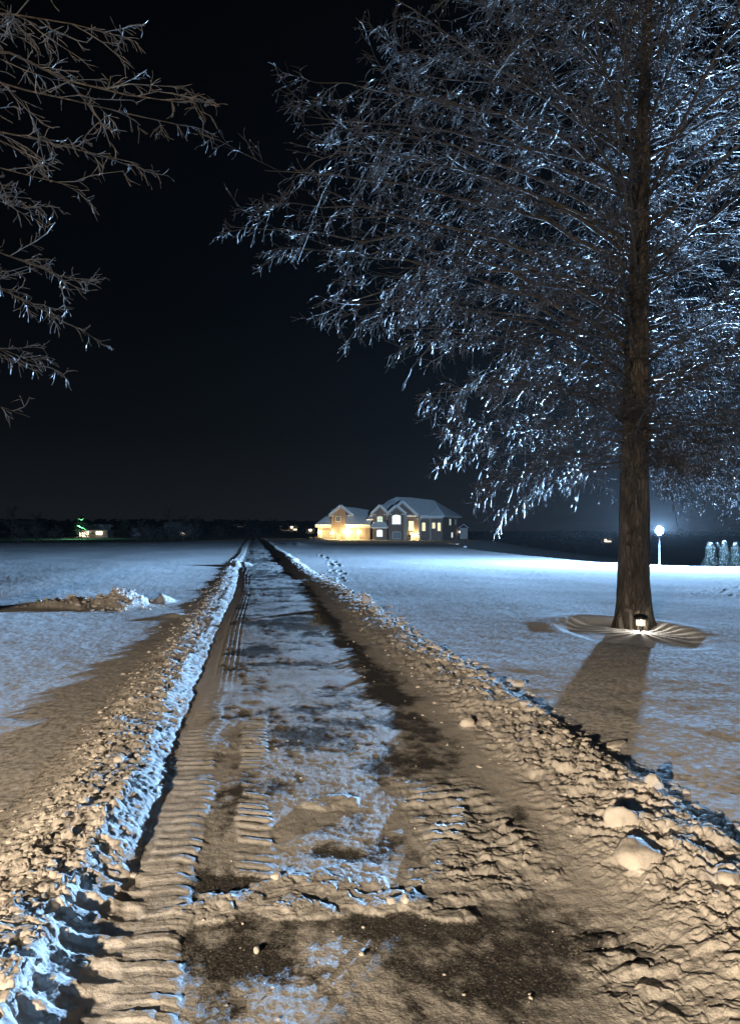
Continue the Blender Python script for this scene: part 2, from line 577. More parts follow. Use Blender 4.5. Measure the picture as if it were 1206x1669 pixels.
def new_mat(name):
    m = bpy.data.materials.new(name)
    m.use_nodes = True
    t = m.node_tree
    return m, t, t.nodes['Principled BSDF']


def objcoord(t):
    return N(t, 'ShaderNodeTexCoord').outputs['Object']


def simple(name, col, rough=.6, metal=0.0, var=.15, scale=3.0, bump=0.0, bscale=20.0, coat=0.0):
    m, t, p = new_mat(name)
    co = objcoord(t)
    n = N(t, 'ShaderNodeTexNoise')
    n.inputs['Scale'].default_value = scale
    n.inputs['Detail'].default_value = 5
    t.links.new(co, n.inputs['Vector'])
    r = ramp(t, [(.25, tuple(c * (1 - var) for c in col)), (.75, tuple(min(1, c * (1 + var)) for c in col))])
    t.links.new(n.outputs['Fac'], r.inputs[0])
    t.links.new(r.outputs[0], p.inputs['Base Color'])
    p.inputs['Roughness'].default_value = rough
    p.inputs['Metallic'].default_value = metal
    p.inputs['Coat Weight'].default_value = coat
    if bump:
        n2 = N(t, 'ShaderNodeTexNoise')
        n2.inputs['Scale'].default_value = bscale
        n2.inputs['Detail'].default_value = 6
        t.links.new(co, n2.inputs['Vector'])
        b = N(t, 'ShaderNodeBump')
        b.inputs['Distance'].default_value = bump
        t.links.new(n2.outputs['Fac'], b.inputs['Height'])
        t.links.new(b.outputs[0], p.inputs['Normal'])
    return m


def emis(name, col, strength):
    m, t, p = new_mat(name)
    p.inputs['Base Color'].default_value = (*col, 1)
    p.inputs['Emission Color'].default_value = (*col, 1)
    p.inputs['Emission Strength'].default_value = strength
    return m


def snow_mat(name, col=(.80, .82, .85), crust=1.0, fine=1.0, var=.05):
    m, t, p = new_mat(name)
    co = objcoord(t)
    n1 = N(t, 'ShaderNodeTexNoise')
    n1.inputs['Scale'].default_value = 22
    n1.inputs['Detail'].default_value = 4
    n1.inputs['Roughness'].default_value = .62
    n2 = N(t, 'ShaderNodeTexNoise')
    n2.inputs['Scale'].default_value = 140
    n2.inputs['Detail'].default_value = 2
    n3 = N(t, 'ShaderNodeTexNoise')
    n3.inputs['Scale'].default_value = .9
    n3.inputs['Detail'].default_value = 4
    for n in (n1, n2, n3):
        t.links.new(co, n.inputs['Vector'])
    r = ramp(t, [(.3, tuple(c * (1 - var) for c in col)), (.7, tuple(min(.93, c * (1 + var)) for c in col))])
    t.links.new(n3.outputs['Fac'], r.inputs[0])
    ad_ = N(t, 'ShaderNodeAttribute', attribute_name='dirt')
    dm = N(t, 'ShaderNodeMix', data_type='RGBA')
    dm.inputs['B'].default_value = (.63, .635, .64, 1)
    t.links.new(ad_.outputs['Fac'], dm.inputs['Factor'])
    t.links.new(r.outputs[0], dm.inputs['A'])
    t.links.new(dm.outputs['Result'], p.inputs['Base Color'])
    p.inputs['Roughness'].default_value = .62
    p.inputs['Specular IOR Level'].default_value = 0.0
    geo = N(t, 'ShaderNodeNewGeometry')
    cur = geo.outputs['Normal']
    for nn, k in ((n1, .60 * crust), (n2, .55 * fine)):
        sb = N(t, 'ShaderNodeVectorMath', operation='SUBTRACT')
        sb.inputs[1].default_value = (.5, .5, .5)
        t.links.new(nn.outputs['Color'], sb.inputs[0])
        ma = N(t, 'ShaderNodeVectorMath', operation='MULTIPLY_ADD')
        ma.inputs[1].default_value = (k, k, k)
        t.links.new(sb.outputs[0], ma.inputs[0])
        t.links.new(cur, ma.inputs[2])
        cur = ma.outputs[0]
    nz = N(t, 'ShaderNodeVectorMath', operation='NORMALIZE')
    t.links.new(cur, nz.inputs[0])
    t.links.new(nz.outputs[0], p.inputs['Normal'])
    return m


M = {}
M['snow'] = snow_mat('field_snow', crust=1.1)
M['bank'] = snow_mat('ploughed_snow', (.74, .735, .73), crust=1.9, fine=2.0, var=.12)
M['roof_snow'] = snow_mat('roof_snow', (.88, .88, .88), crust=.5)
M['clod'] = snow_mat('snow_clod', (.80, .79, .78), crust=.8, fine=1.5, var=.08)
M['asphalt'] = None


def drive_mat():
    m, t, p = new_mat('packed_snow_and_asphalt')
    co = objcoord(t)
    at = N(t, 'ShaderNodeAttribute', attribute_name='bareness_shade')
    g = N(t, 'ShaderNodeTexNoise')
    g.inputs['Scale'].default_value = 75
    g.inputs['Detail'].default_value = 3
    g.inputs['Roughness'].default_value = .7
    t.links.new(co, g.inputs['Vector'])
    a = N(t, 'ShaderNodeMath', operation='MULTIPLY_ADD')
    t.links.new(g.outputs['Fac'], a.inputs[0])
    a.inputs[1].default_value = 1.3
    a.inputs[2].default_value = -.65
    g2 = N(t, 'ShaderNodeTexNoise')
    g2.inputs['Scale'].default_value = 13
    g2.inputs['Detail'].default_value = 5
    g2.inputs['Roughness'].default_value = .65
    t.links.new(co, g2.inputs['Vector'])
    a2 = N(t, 'ShaderNodeMath', operation='MULTIPLY_ADD')
    t.links.new(g2.outputs['Fac'], a2.inputs[0])
    a2.inputs[1].default_value = 1.5
    t.links.new(a.outputs[0], a2.inputs[2])
    a3 = N(t, 'ShaderNodeMath', operation='SUBTRACT')
    t.links.new(a2.outputs[0], a3.inputs[0])
    a3.inputs[1].default_value = .75
    ad = N(t, 'ShaderNodeMath', operation='ADD', use_clamp=True)
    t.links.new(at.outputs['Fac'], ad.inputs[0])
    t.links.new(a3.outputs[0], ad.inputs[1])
    # colours
    n3 = N(t, 'ShaderNodeTexNoise')
    n3.inputs['Scale'].default_value = 2.4
    n3.inputs['Detail'].default_value = 6
    t.links.new(co, n3.inputs['Vector'])
    snowc = ramp(t, [(.3, (.54, .55, .56)), (.7, (.74, .75, .76))])
    t.links.new(n3.outputs['Fac'], snowc.inputs[0])
    asp = N(t, 'ShaderNodeTexNoise')
    asp.inputs['Scale'].default_value = 110
    asp.inputs['Detail'].default_value = 2
    t.links.new(co, asp.inputs['Vector'])
    aspc = ramp(t, [(.35, (.05, .05, .05)), (.58, (.12, .12, .12)), (.68, (.38, .38, .38))])
    t.links.new(asp.outputs['Fac'], aspc.inputs[0])
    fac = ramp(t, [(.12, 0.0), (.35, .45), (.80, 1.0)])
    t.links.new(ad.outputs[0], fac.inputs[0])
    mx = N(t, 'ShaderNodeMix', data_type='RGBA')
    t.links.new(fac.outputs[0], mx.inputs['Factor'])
    ad2 = N(t, 'ShaderNodeAttribute', attribute_name='dirt')
    dm = N(t, 'ShaderNodeMix', data_type='RGBA')
    dm.inputs['A'].default_value = (.74, .735, .73, 1)
    t.links.new(ad2.outputs['Fac'], dm.inputs['Factor'])
    t.links.new(snowc.outputs[0], dm.inputs['B'])
    t.links.new(dm.outputs['Result'], mx.inputs['A'])
    t.links.new(aspc.outputs[0], mx.inputs['B'])
    t.links.new(mx.outputs['Result'], p.inputs['Base Color'])
    rr = ramp(t, [(.0, .62), (.75, .5), (1.0, .34)])
    t.links.new(ad.outputs[0], rr.inputs[0])
    t.links.new(rr.outputs[0], p.inputs['Roughness'])
    p.inputs['Specular IOR Level'].default_value = .35
    b = N(t, 'ShaderNodeBump')
    b.inputs['Distance'].default_value = .006
    t.links.new(g.outputs['Fac'], b.inputs['Height'])
    n1 = N(t, 'ShaderNodeTexNoise')
    n1.inputs['Scale'].default_value = 260
    t.links.new(co, n1.inputs['Vector'])
    b2 = N(t, 'ShaderNodeBump')
    b2.inputs['Distance'].default_value = .0015
    t.links.new(n1.outputs['Fac'], b2.inputs['Height'])
    t.links.new(b.outputs[0], b2.inputs['Normal'])
    t.links.new(b2.outputs[0], p.inputs['Normal'])
    return m


M['drive'] = drive_mat()


def bark_mat(name, c0, c1, icy=0.0, scale=9.0, bump=.02):
    m, t, p = new_mat(name)
    co = objcoord(t)
    mp = N(t, 'ShaderNodeMapping')
    mp.inputs['Scale'].default_value = (1, 1, .28)
    t.links.new(co, mp.inputs[0])
    v = N(t, 'ShaderNodeTexVoronoi', feature='DISTANCE_TO_EDGE')
    v.inputs['Scale'].default_value = scale * 2.2
    n = N(t, 'ShaderNodeTexNoise')
    n.inputs['Scale'].default_value = scale
    n.inputs['Detail'].default_value = 8
    n.inputs['Roughness'].default_value = .65
    t.links.new(mp.outputs[0], n.inputs['Vector'])
    ax = N(t, 'ShaderNodeMix', data_type='RGBA')
    ax.inputs['Factor'].default_value = .12
    t.links.new(mp.outputs[0], ax.inputs['A'])
    t.links.new(n.outputs['Color'], ax.inputs['B'])
    t.links.new(ax.outputs['Result'], v.inputs['Vector'])
    r = ramp(t, [(.35, c0), (.68, c1)])
    t.links.new(n.outputs['Fac'], r.inputs[0])
    t.links.new(r.outputs[0], p.inputs['Base Color'])
    p.inputs['Roughness'].default_value = .85 if not icy else .4
    rv = ramp(t, [(.0, 0.0), (.18, 1.0)])
    t.links.new(v.outputs['Distance'], rv.inputs[0])
    ad = N(t, 'ShaderNodeMath', operation='ADD')
    t.links.new(rv.outputs[0], ad.inputs[0])
    t.links.new(n.outputs['Fac'], ad.inputs[1])
    b = N(t, 'ShaderNodeBump')
    b.inputs['Distance'].default_value = bump
    t.links.new(ad.outputs[0], b.inputs['Height'])
    t.links.new(b.outputs[0], p.inputs['Normal'])
    if icy:
        p.inputs['Coat Weight'].default_value = icy
        p.inputs['Coat Roughness'].default_value = .08
    return m


M['bark'] = bark_mat('oak_bark', (.028, .024, .020), (.125, .110, .095), 0, 7, .03)
M['limb'] = bark_mat('iced_limb_bark', (.030, .027, .023), (.095, .083, .070), .12, 14, .01)


def twig_mat(name, base, trans, strength=.35, clear=.25):
    m, t, p = new_mat(name)
    co = objcoord(t)
    n = N(t, 'ShaderNodeTexNoise')
    n.inputs['Scale'].default_value = 30
    t.links.new(co, n.inputs['Vector'])
    r = ramp(t, [(.35, tuple(c * .6 for c in base)), (.65, base)])
    t.links.new(n.outputs['Fac'], r.inputs[0])
    t.links.new(r.outputs[0], p.inputs['Base Color'])
    p.inputs['Roughness'].default_value = .42
    p.inputs['Specular IOR Level'].default_value = .35
    p.inputs['Coat Weight'].default_value = .10
    p.inputs['Coat Roughness'].default_value = .16
    tr = N(t, 'ShaderNodeBsdfTranslucent')
    tr.inputs['Color'].default_value = (*trans, 1)
    mx = N(t, 'ShaderNodeMixShader')
    mx.inputs[0].default_value = strength
    t.links.new(p.outputs[0], mx.inputs[1])
    t.links.new(tr.outputs[0], mx.inputs[2])
    cl = N(t, 'ShaderNodeBsdfTransparent')
    m2 = N(t, 'ShaderNodeMixShader')
    m2.inputs[0].default_value = clear
    t.links.new(mx.outputs[0], m2.inputs[1])
    t.links.new(cl.outputs[0], m2.inputs[2])
    t.links.new(m2.outputs[0], t.nodes['Material Output'].inputs['Surface'])
    return m


M['twig'] = twig_mat('iced_twig', (.062, .058, .055), (.72, .77, .85), .02, .12)
M['twig_near'] = twig_mat('iced_twig_near', (.10, .096, .092), (.6, .6, .6), .03, .1)
M['dark_twig'] = simple('bare_bush_twig', (.045, .04, .038), .9)

# ------------------------------------------------------------------ split the ground into its pieces
bank_l = (cu > -1.5) & (cu < -.62) & (cy > -6) & (cy < 150)
bank_r = (cu > 1.88 + wob) & (cu < 2.78) & (cy > -6) & (cy < 150)
drive = (cu >= -.62) & (cu <= 1.88 + wob) & (cy > -30) & (cy < 150)
heap = (((cx + 6.0) / 1.75) ** 2 + ((cy - 16.4) / 1.7) ** 2 < 1)
rest = ~(bank_l | bank_r | drive | heap)


def piece(name, mask, mat):
    q = Q[mask]
    used, inv = np.unique(q, return_inverse=True)
    o = mesh_np(name, VV[used], inv.reshape(-1, 4), mat)
    at = o.data.attributes.new('bareness_shade', 'FLOAT', 'POINT')
    at.data.foreach_set('value', BARE_SHADE.ravel()[used].astype(np.float32))
    at = o.data.attributes.new('dirt', 'FLOAT', 'POINT')
    at.data.foreach_set('value', DIRT0.ravel()[used].astype(np.float32))
    return o


field = piece('snow_field', rest, M['snow'])
tag(field, kind='structure')
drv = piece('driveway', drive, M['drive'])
tag(drv, kind='structure')
BL = piece('snow_bank', bank_l & ~heap, M['bank'])
tag(BL, 'low rubbly ridge of ploughed snow along the left edge of the driveway', 'snowbank', 'snowbanks ploughed up along the driveway')
BR = piece('snow_bank', bank_r & ~heap, M['bank'])
tag(BR, 'broad ridge of ploughed snow along the right edge of the driveway, on the tree side', 'snowbank', 'snowbanks ploughed up along the driveway')
HP = piece('snow_heap', heap, M['bank'])
tag(HP, 'low heap of snow lying alone on the left field', 'snow heap')

# ------------------------------------------------------------------ clods of ploughed snow
import bmesh


def ico(sub, seed, rough=.28):
    bm = bmesh.new()
    bmesh.ops.create_icosphere(bm, subdivisions=sub, radius=1)
    V = np.array([v.co[:] for v in bm.verts])
    F = np.array([[v.index for v in f.verts] for f in bm.faces])
    bm.free()
    rs = np.random.RandomState(seed)
    d = np.ones(len(V))
    for k in range(7):      # chop facets off: angular lumps
        n = rs.normal(size=3)
        n /= np.linalg.norm(n)
        c = .55 + .35 * rs.rand()
        s = V @ n
        over = s > c
        V[over] -= np.outer(s[over] - c, n)
    V += rs.normal(size=V.shape) * rough * .12
    V *= (1 + rough * rs.uniform(-.6, .6, 3))
    return V, F


def scatter_mesh(items, variants):
    """items: (x,y,z,size,rot) -> merged V,F"""
    VS, FS, off = [], [], 0
    for i, (x, y, z, s, a) in enumerate(items):
        V, F = variants[i % len(variants)]
        c, sn = math.cos(a), math.sin(a)
        R = np.array([[c, -sn, 0], [sn, c, 0], [0, 0, 1]])
        VS.append((V @ R.T) * np.array([s * 1.1, s, s * .6]) + (x, y, z))
        FS.append(F + off)
        off += len(V)
    return np.concatenate(VS), np.concatenate(FS)


def heights(xs, ys):
    X, Y = np.array(xs, float), np.array(ys, float)
    Bb, ii = base_height(X, Y)
    hh, bb = detail(X, Y, Bb, ii)
    return Bb + hh


rs = np.random.RandomState(11)
V1 = [ico(1, 100 + i) for i in range(8)]
V2 = [ico(2, 200 + i, .2) for i in range(6)]


def bank_clods(n, umu, usd, ylo, yhi, smin, smax, seed, pw=2.2):
    r = np.random.RandomState(seed)
    t = r.rand(n)
    ys = ylo * (yhi / ylo) ** t
    us = r.normal(umu, usd, n)
    xs = us - .157 * ys
    sz = smin + (smax - smin) * r.rand(n) ** pw
    sz = sz * np.clip(.75 + ys / 12, .75, 2.0)
    zs = heights(xs, ys) + sz * .12
    return [(xs[i], ys[i], zs[i], sz[i], r.rand() * 6.3) for i in range(n)]


itl = bank_clods(2600, -1.08, .17, 2.4, 45, .003, .024, 1, 3.5)
V_, F_ = scatter_mesh(itl, V1)
tag(mesh_np('snow_rubble', V_, F_, M['clod'], BL, smooth=False), kind='stuff')
itr = bank_clods(650, 2.34, .16, 3.0, 45, .005, .032, 2, 3.0) + bank_clods(900, 2.62, .12, 3.0, 30, .008, .045, 3) + bank_clods(120, 1.9, .25, 3.2, 14, .004, .022, 4, 3.0)
V_, F_ = scatter_mesh(itr, V1)
tag(mesh_np('snow_rubble', V_, F_, M['clod'], BR, smooth=False), kind='stuff')
ith = [(x, y, z, s, a) for x, y, z, s, a in
       [(-5.9 + rs.normal() * .55, 16.3 + rs.normal() * .55, 0, .02 + .05 * rs.rand() ** 2, rs.rand() * 6) for _ in range(220)]]
hz = heights([i[0] for i in ith], [i[1] for i in ith])
ith = [(i[0], i[1], hz[k] + i[3] * .2, i[3], i[4]) for k, i in enumerate(ith)]
V_, F_ = scatter_mesh(ith, V1)
tag(mesh_np('snow_rubble', V_, F_, M['clod'], HP, smooth=False), kind='stuff')
# crumbs on the drive
crumb = []
for _ in range(380):
    y = 2.3 * (14 / 2.3) ** rs.rand()
    uu = rs.uniform(-.25, 1.5)
    crumb.append((uu - .157 * y, y, 0, .002 + .010 * rs.rand() ** 5, rs.rand() * 6))
hz = heights([i[0] for i in crumb], [i[1] for i in crumb])
crumb = [(i[0], i[1], hz[k] + i[3] * .4, i[3], i[4]) for k, i in enumerate(crumb)]
V_, F_ = scatter_mesh(crumb, V1)
cr = mesh_np('snow_crumbs', V_, F_, M['clod'], smooth=False)
tag(cr, 'small crumbs of snow strewn over the driveway', 'snow crumbs', kind='stuff')

# the lumps one can point at
LUMPS = [  # photo x, y, radius px, squash, label
    (449, 1436, 9, .8, 'white lump of snow alone beside the dark wet strip on the driveway'),
    (637, 1479, 8, .8, 'left one of the two white lumps sitting close together on the slush ridge'),
    (662, 1473, 10, 1., 'right one of the two white lumps sitting close together on the slush ridge'),
    (418, 1553, 7, .8, 'small white lump on the dark wet asphalt nearest the tyre ruts'),
    (843, 1108, 11, .7, 'blunt clod lying on the right lawn just outside the snow ridge'),
    (597, 976, 9, 1.7, 'upright slab of snow standing on the crest of the far right ridge'),
    (1010, 1318, 27, 1.0, 'tall rounded block of snow on the right ridge, the one nearer the tree shadow'),
    (1042, 1368, 38, .7, 'largest smooth boulder of snow on the crest of the right ridge'),
    (762, 1172, 13, .8, 'round clod low on the inner side of the right ridge below the blunt clod'),
    (1188, 1455, 20, .6, 'flat slab of snow on the outer side of the right ridge at the picture edge'),
    (1000, 1205, 17, .25, 'long thin slab of snow lying in the tree trunk shadow'),
    (110, 1372, 12, 1., 'pointed chunk standing on the left snow ridge'),
    (196, 1250, 9, .8, 'pale clod halfway along the left snow ridge'),
    (1065, 1290, 16, .9, 'dark side-lit chunk at the end of the tree trunk shadow'),
]
for i, (px, pyy, rp_, sq, lab) in enumerate(LUMPS):
    x, y = gp(px, pyy + rp_ * .8 * min(sq, 1), .03 if i > 3 else 0)
    if 5 < i < 8:
        x, y = gp(px, pyy + rp_ * .6, .12)
    z = ground_z(x, y)
    s = rp_ * y / FPX
    V, F = ico(3, 300 + i, .22)
    nn = pn(V[:, 0] * 2 + i, V[:, 1] * 2 + V[:, 2] * 2.3, 91) * .10 + pn(V[:, 0] * 5, V[:, 1] * 5 + V[:, 2] * 5, 92) * .05
    V = V * (1 + nn[:, None])
    V = V * np.array([s * (1.9 if sq < .3 else 1.1), s * (.8 if sq < .3 else 1.0), s * sq])
    o = mesh_np('snow_lump', V, F, M['clod'])
    o.location = (x, y, z + s * sq * .45)
    o.rotation_euler = (0, 0, .7 * i)
    tag(o, lab, 'snow lump', 'loose lumps of snow')

# ------------------------------------------------------------------ trees


class Segs:
    def __init__(s):
        s.a, s.b, s.r0, s.r1 = [], [], [], []

    def path(s, P, R):
        for i in range(len(P) - 1):
            s.a.append(P[i])
            s.b.append(P[i + 1])
            s.r0.append(R[i])
            s.r1.append(R[i + 1])

    def build(s, name, mat, parent, n=3):
        A, Bp = np.array(s.a), np.array(s.b)
        r0, r1 = np.array(s.r0)[:, None], np.array(s.r1)[:, None]
        t = Bp - A
        t /= np.linalg.norm(t, axis=1)[:, None] + 1e-9
        ref = np.where(np.abs(t[:, 2:3]) < .9, np.array([[0, 0, 1.]]), np.array([[1., 0, 0]]))
        e = np.cross(t, ref)
        e /= np.linalg.norm(e, axis=1)[:, None] + 1e-9
        f = np.cross(t, e)
        vs = []
        for P, r in ((A, r0), (Bp, r1)):
            for k in range(n):
                a = 2 * PI * k / n
                vs.append(P + (e * math.cos(a) + f * math.sin(a)) * r)
        V = np.stack(vs, 1).reshape(-1, 3)
        m = len(A)
        base = (np.arange(m) * 2 * n)[:, None]
        fs = []
        for k in range(n):
            k2 = (k + 1) % n
            fs.append(base + np.array([[k, k2, n + k2, n + k]]))
        F = np.stack(fs, 1).reshape(-1, 4)
        return mesh_np(name, V, F, mat, parent, smooth=True)


def rnd_perp(rng, d, flat=.0):
    while True:
        v = Vector((rng.gauss(0, 1), rng.gauss(0, 1), rng.gauss(0, 1) * (1 - flat)))
        v = v - d * v.dot(d)
        if v.length > .2:
            return v.normalized()


def grow(rng, p, d, L, n, bend=.12, droop=0.0, wig=.06):
    P = [p.copy()]
    d = d.normalized()
    cv = rnd_perp(rng, d) * bend
    st = L / n
    for i in range(n):
        d = (d + cv / n + Vector((rng.gauss(0, wig), rng.gauss(0, wig), rng.gauss(0, wig) - droop / n))).normalized()
        p = p + d * st
        P.append(p.copy())
    return P


def at(P, t):
    f = t * (len(P) - 1)
    i = min(int(f), len(P) - 2)
    return P[i].lerp(P[i + 1], f - i), (P[i + 1] - P[i]).normalized()


def ramify(rng, seg, P, L, lvl, counts, ratio, r, flat, droop, ang=(30, 60), lmin=.10, t0=.15):
    """side shoots of a path, recursively"""
    if lvl >= len(counts):
        return
    n = counts[lvl]
    n = int(n) + (rng.random() < n - int(n))
    for k in range(n):
        t = t0 + (1 - t0) * (k + rng.random()) / n
        q, d = at(P, min(t, .999))
        a = math.radians(rng.uniform(*ang))
        side = rnd_perp(rng, d, flat)
        nd = d * math.cos(a) + side * math.sin(a)
        cl = max(lmin, L * ratio * rng.uniform(.3, 1.6) * (1.15 - .65 * t))
        m = 4 if lvl == 0 else 3
        P2 = grow(rng, q, nd, cl, m, .45, droop, .15)
        rr = max(r[lvl + 1], .0015)
        r_e = max(r[min(lvl + 2, len(r) - 1)], .0015)
        R = [(rr + (r_e - rr) * i / m) * rng.uniform(.5, 1.5) for i in range(m + 1)]
        seg.path([tuple(v) for v in P2], R)
        ramify(rng, seg, P2, cl, lvl + 1, counts, ratio * 1.02, r, flat * .6, droop, ang, lmin, .12)


def trunk_mesh(name, cpts, rads, mat, parent, n=28, flare=None, rough=.03, seed=1):
    """tapered trunk with ridged bark; cpts local"""
    zs = []
    m = 90
    V = []
    cp = np.array(cpts, float)
    tt = np.linspace(0, len(cp) - 1, m)
    for j, t in enumerate(tt):
        i = min(int(t), len(cp) - 2)
        c = cp[i] * (1 - (t - i)) + cp[i + 1] * (t - i)
        r = rads[i] * (1 - (t - i)) + rads[i + 1] * (t - i)
        for k in range(n):
            a = 2 * PI * k / n
            V.append((c[0], c[1], c[2], a, r))
    V = np.array(V)
    a, r, z = V[:, 3], V[:, 4], V[:, 2]
    rid = np.abs(pn(np.cos(a) * 3.2 + 7, np.sin(a) * 3.2 + z * .9, seed)) * rough * 1.6 + pn(np.cos(a) * 7, np.sin(a) * 7 + z * 3, seed + 3) * rough * .6
    root = .15 * np.exp(-np.clip(z, 0, 9) / .24) * (.55 + .5 * np.cos(a * 5 + 1) + .3 * np.cos(a * 3 + 2.2))
    rr = r + rid + root * (flare or 0)
    X = V[:, 0] + np.cos(a) * rr
    Yv = V[:, 1] + np.sin(a) * rr
    F = []
    for j in range(m - 1):
        for k in range(n):
            k2 = (k + 1) % n
            F.append((j * n + k, j * n + k2, (j + 1) * n + k2, (j + 1) * n + k))
    return mesh_np(name, np.stack([X, Yv, z], 1), np.array(F), mat, parent, smooth=True)


def pw(x, xs, ys):
    return float(np.interp(x, xs, ys))


# --- the big iced oak on the right lawn
tz = ground_z(*TREE) - .06
oak = empty('oak_tree', (TREE[0], TREE[1], tz))
tag(oak, 'large bare oak glazed with ice standing on the lawn right of the driveway', 'tree')
tp = [(0, 0, -.15), (.0, 0, .25), (.01, 0, .8), (.02, 0, 1.6), (.03, 0, 2.6), (.06, 0, 4.0), (.10, 0, 6.0), (.16, 0, 8.0), (.22, 0, 10.0), (.30, 0, 12.0), (.34, 0, 14.2)]
tr_ = [.37, .315, .285, .268, .258, .238, .195, .150, .105, .055, .012]
trunk_mesh('trunk', tp, tr_, M['bark'], oak, 40, 1.0, .016, 7)
rng = random.Random(23)
tw = Segs()


def trunk_at(z):
    zz = [p[2] for p in tp]
    return Vector((np.interp(z, zz, [p[0] for p in tp]), 0, z)), float(np.interp(z, zz, tr_))


NL = 116
for i in range(NL):
    f = (i + rng.random() * .7) / NL
    z0 = 2.95 + 10.2 * f ** 1.05
    az = i * 2.39996 + rng.uniform(-.3, .3)
    # reach of the crown by height of the branch tip
    rise = pw(z0, [2.5, 3.6, 5, 7, 9, 11, 13], [-.05, .10, .30, .42, .45, .58, .9])
    reach = pw(z0, [2.5, 3.2, 4.0, 5.0, 6.2, 7.4, 8.6, 10, 12, 13.5], [2.6, 3.2, 4.1, 5.0, 6.1, 6.9, 6.3, 5.0, 3.4, 1.4]) * rng.uniform(.70, .95)
    c, rt = trunk_at(z0)
    d = Vector((math.cos(az), math.sin(az) * .9, rise + .12))
    P = grow(rng, c + Vector((math.cos(az), math.sin(az), 0)) * rt * .6, d, reach * 1.04, 9, .14, .42, .06)
    rb = max(.016, .0075 * reach + .006)
    R = [rb * .85 * (1 - .88 * (k / 9) ** .8) for k in range(10)]
    mb = MB()
    mb.tube(P, R, 7)
    mb.build('limb', M['limb'], oak, True)
    ramify(rng, tw, P, reach, 0, [12, 6.8, 3.6], .31, [.03, .0085, .0055, .0043, .0034], .25, .30, (15, 62), .20, .10)
# long leading limbs that carry the crown's outline over the lawn and the drive
for tx_, ty_, tY, z0 in [(412, 372, 13.2, 5.6), (432, 278, 12.6, 6.6), (492, 205, 13.8, 7.4), (515, 135, 12.9, 8.2), (455, 402, 14.6, 5.1), (470, 330, 12.0, 5.9),
                         (565, 495, 12.8, 4.6), (640, 535, 14.2, 4.2), (600, 440, 14.8, 4.9), (705, 640, 12.6, 3.7), (742, 715, 13.4, 3.3), (800, 790, 12.6, 3.0),
                         (640, 85, 14.4, 8.8), (560, 260, 14.9, 6.9), (1180, 800, 13.0, 3.1), (1120, 760, 12.2, 3.2), (1250, 740, 13.6, 3.4)]:
    c, rt = trunk_at(z0)
    tip = Vector(((tx_ - 603) / FPX * tY - TREE[0], tY - TREE[1], EYE - (ty_ - HOR) / FPX * tY - tz))
    n_ = 11
    P = []
    for k in range(n_ + 1):
        t_ = k / n_
        q_ = c.lerp(tip, t_)
        q_.z += .55 * math.sin(PI * t_ ** .8) * (1 if z0 > 3.5 else .6)
        if 0 < k < n_:
            q_ += Vector((rng.gauss(0, .05), rng.gauss(0, .08), rng.gauss(0, .05)))
        P.append(q_)
    L_ = (tip - c).length
    mb = MB()
    mb.tube(P, [(.008 + .0055 * L_) * (1 - .88 * (k / n_) ** .8) for k in range(n_ + 1)], 7)
    mb.build('limb', M['limb'], oak, True)
    ramify(rng, tw, P, L_, 0, [15, 7, 3.6], .26, [.03, .0085, .0055, .0043, .0034], .25, .25, (15, 58), .20, .15)
# shoots straight off the trunk
for i in range(300):
    z0 = rng.uniform(2.9, 12.5)
    az = rng.uniform(0, 2 * PI)
    c, rt = trunk_at(z0)
    P = grow(rng, c + Vector((math.cos(az), math.sin(az), 0)) * rt * .8, Vector((math.cos(az), math.sin(az), rng.uniform(-.8, .4))), rng.uniform(.5, 1.5), 5, .3, .5, .08)
    tw.path([tuple(v) for v in P], [.011, .010, .008, .007, .006, .005])
    ramify(rng, tw, P, 1.0, 1, [0, 5, 3], .4, [.03, .010, .0065, .0048, .0040], 0, .4, (25, 65), .14, .2)
for i in range(15):      # low drooping limbs on the lamp side
    az = rng.uniform(-1.25, 1.25)
    z0 = rng.uniform(2.95, 5.2)
    c, rt = trunk_at(z0)
    reach = rng.uniform(3.0, 5.4)
    P = grow(rng, c + Vector((math.cos(az), math.sin(az), 0)) * rt * .6, Vector((math.cos(az), math.sin(az), .16)), reach, 9, .14, .62, .06)
    mb = MB()
    mb.tube(P, [.030 * (1 - .85 * (k / 9) ** .8) for k in range(10)], 7)
    mb.build('limb', M['limb'], oak, True)
    ramify(rng, tw, P, reach, 0, [11, 5, 3], .24, [.03, .0090, .0060, .0048, .0040], .25, .5, (15, 60), .20, .15)
o = tw.build('twigs', M['twig'], oak)
# ice drops along the twigs, added to glint in the lamp light
A_, B_ = np.array(tw.a), np.array(tw.b)
rb_ = np.random.RandomState(31)
wgt_ = 1 + 2.0 * (A_[:, 0] > .2)      # more, larger drops added on the lamp side to brighten it with glints
pick = rb_.choice(len(A_), 52000, p=wgt_ / wgt_.sum())
tt_ = rb_.rand(52000, 1)
C_ = A_[pick] * (1 - tt_) + B_[pick] * tt_
rr_ = (.0050 + .0055 * rb_.rand(52000) ** 2)[:, None, None] * np.where(C_[:, 0] > .2, 1.35, 1.0)[:, None, None]
oct_ = np.array([[1, 0, 0], [-1, 0, 0], [0, 1, 0], [0, -1, 0], [0, 0, 1.2], [0, 0, -1.8]])
Vb = (C_[:, None, :] + oct_[None] * rr_).reshape(-1, 3)
fo = np.array([[0, 2, 4], [2, 1, 4], [1, 3, 4], [3, 0, 4], [2, 0, 5], [1, 2, 5], [3, 1, 5], [0, 3, 5]])
Fb = (np.arange(52000)[:, None, None] * 6 + fo[None]).reshape(-1, 3)
mi_, ti_, pi_ = new_mat('glint_ice')
pi_.inputs['Base Color'].default_value = (.80, .86, .92, 1)
pi_.inputs['Metallic'].default_value = 1.0  # mirror finish boosts the glints of the ice
pi_.inputs['Roughness'].default_value = .16
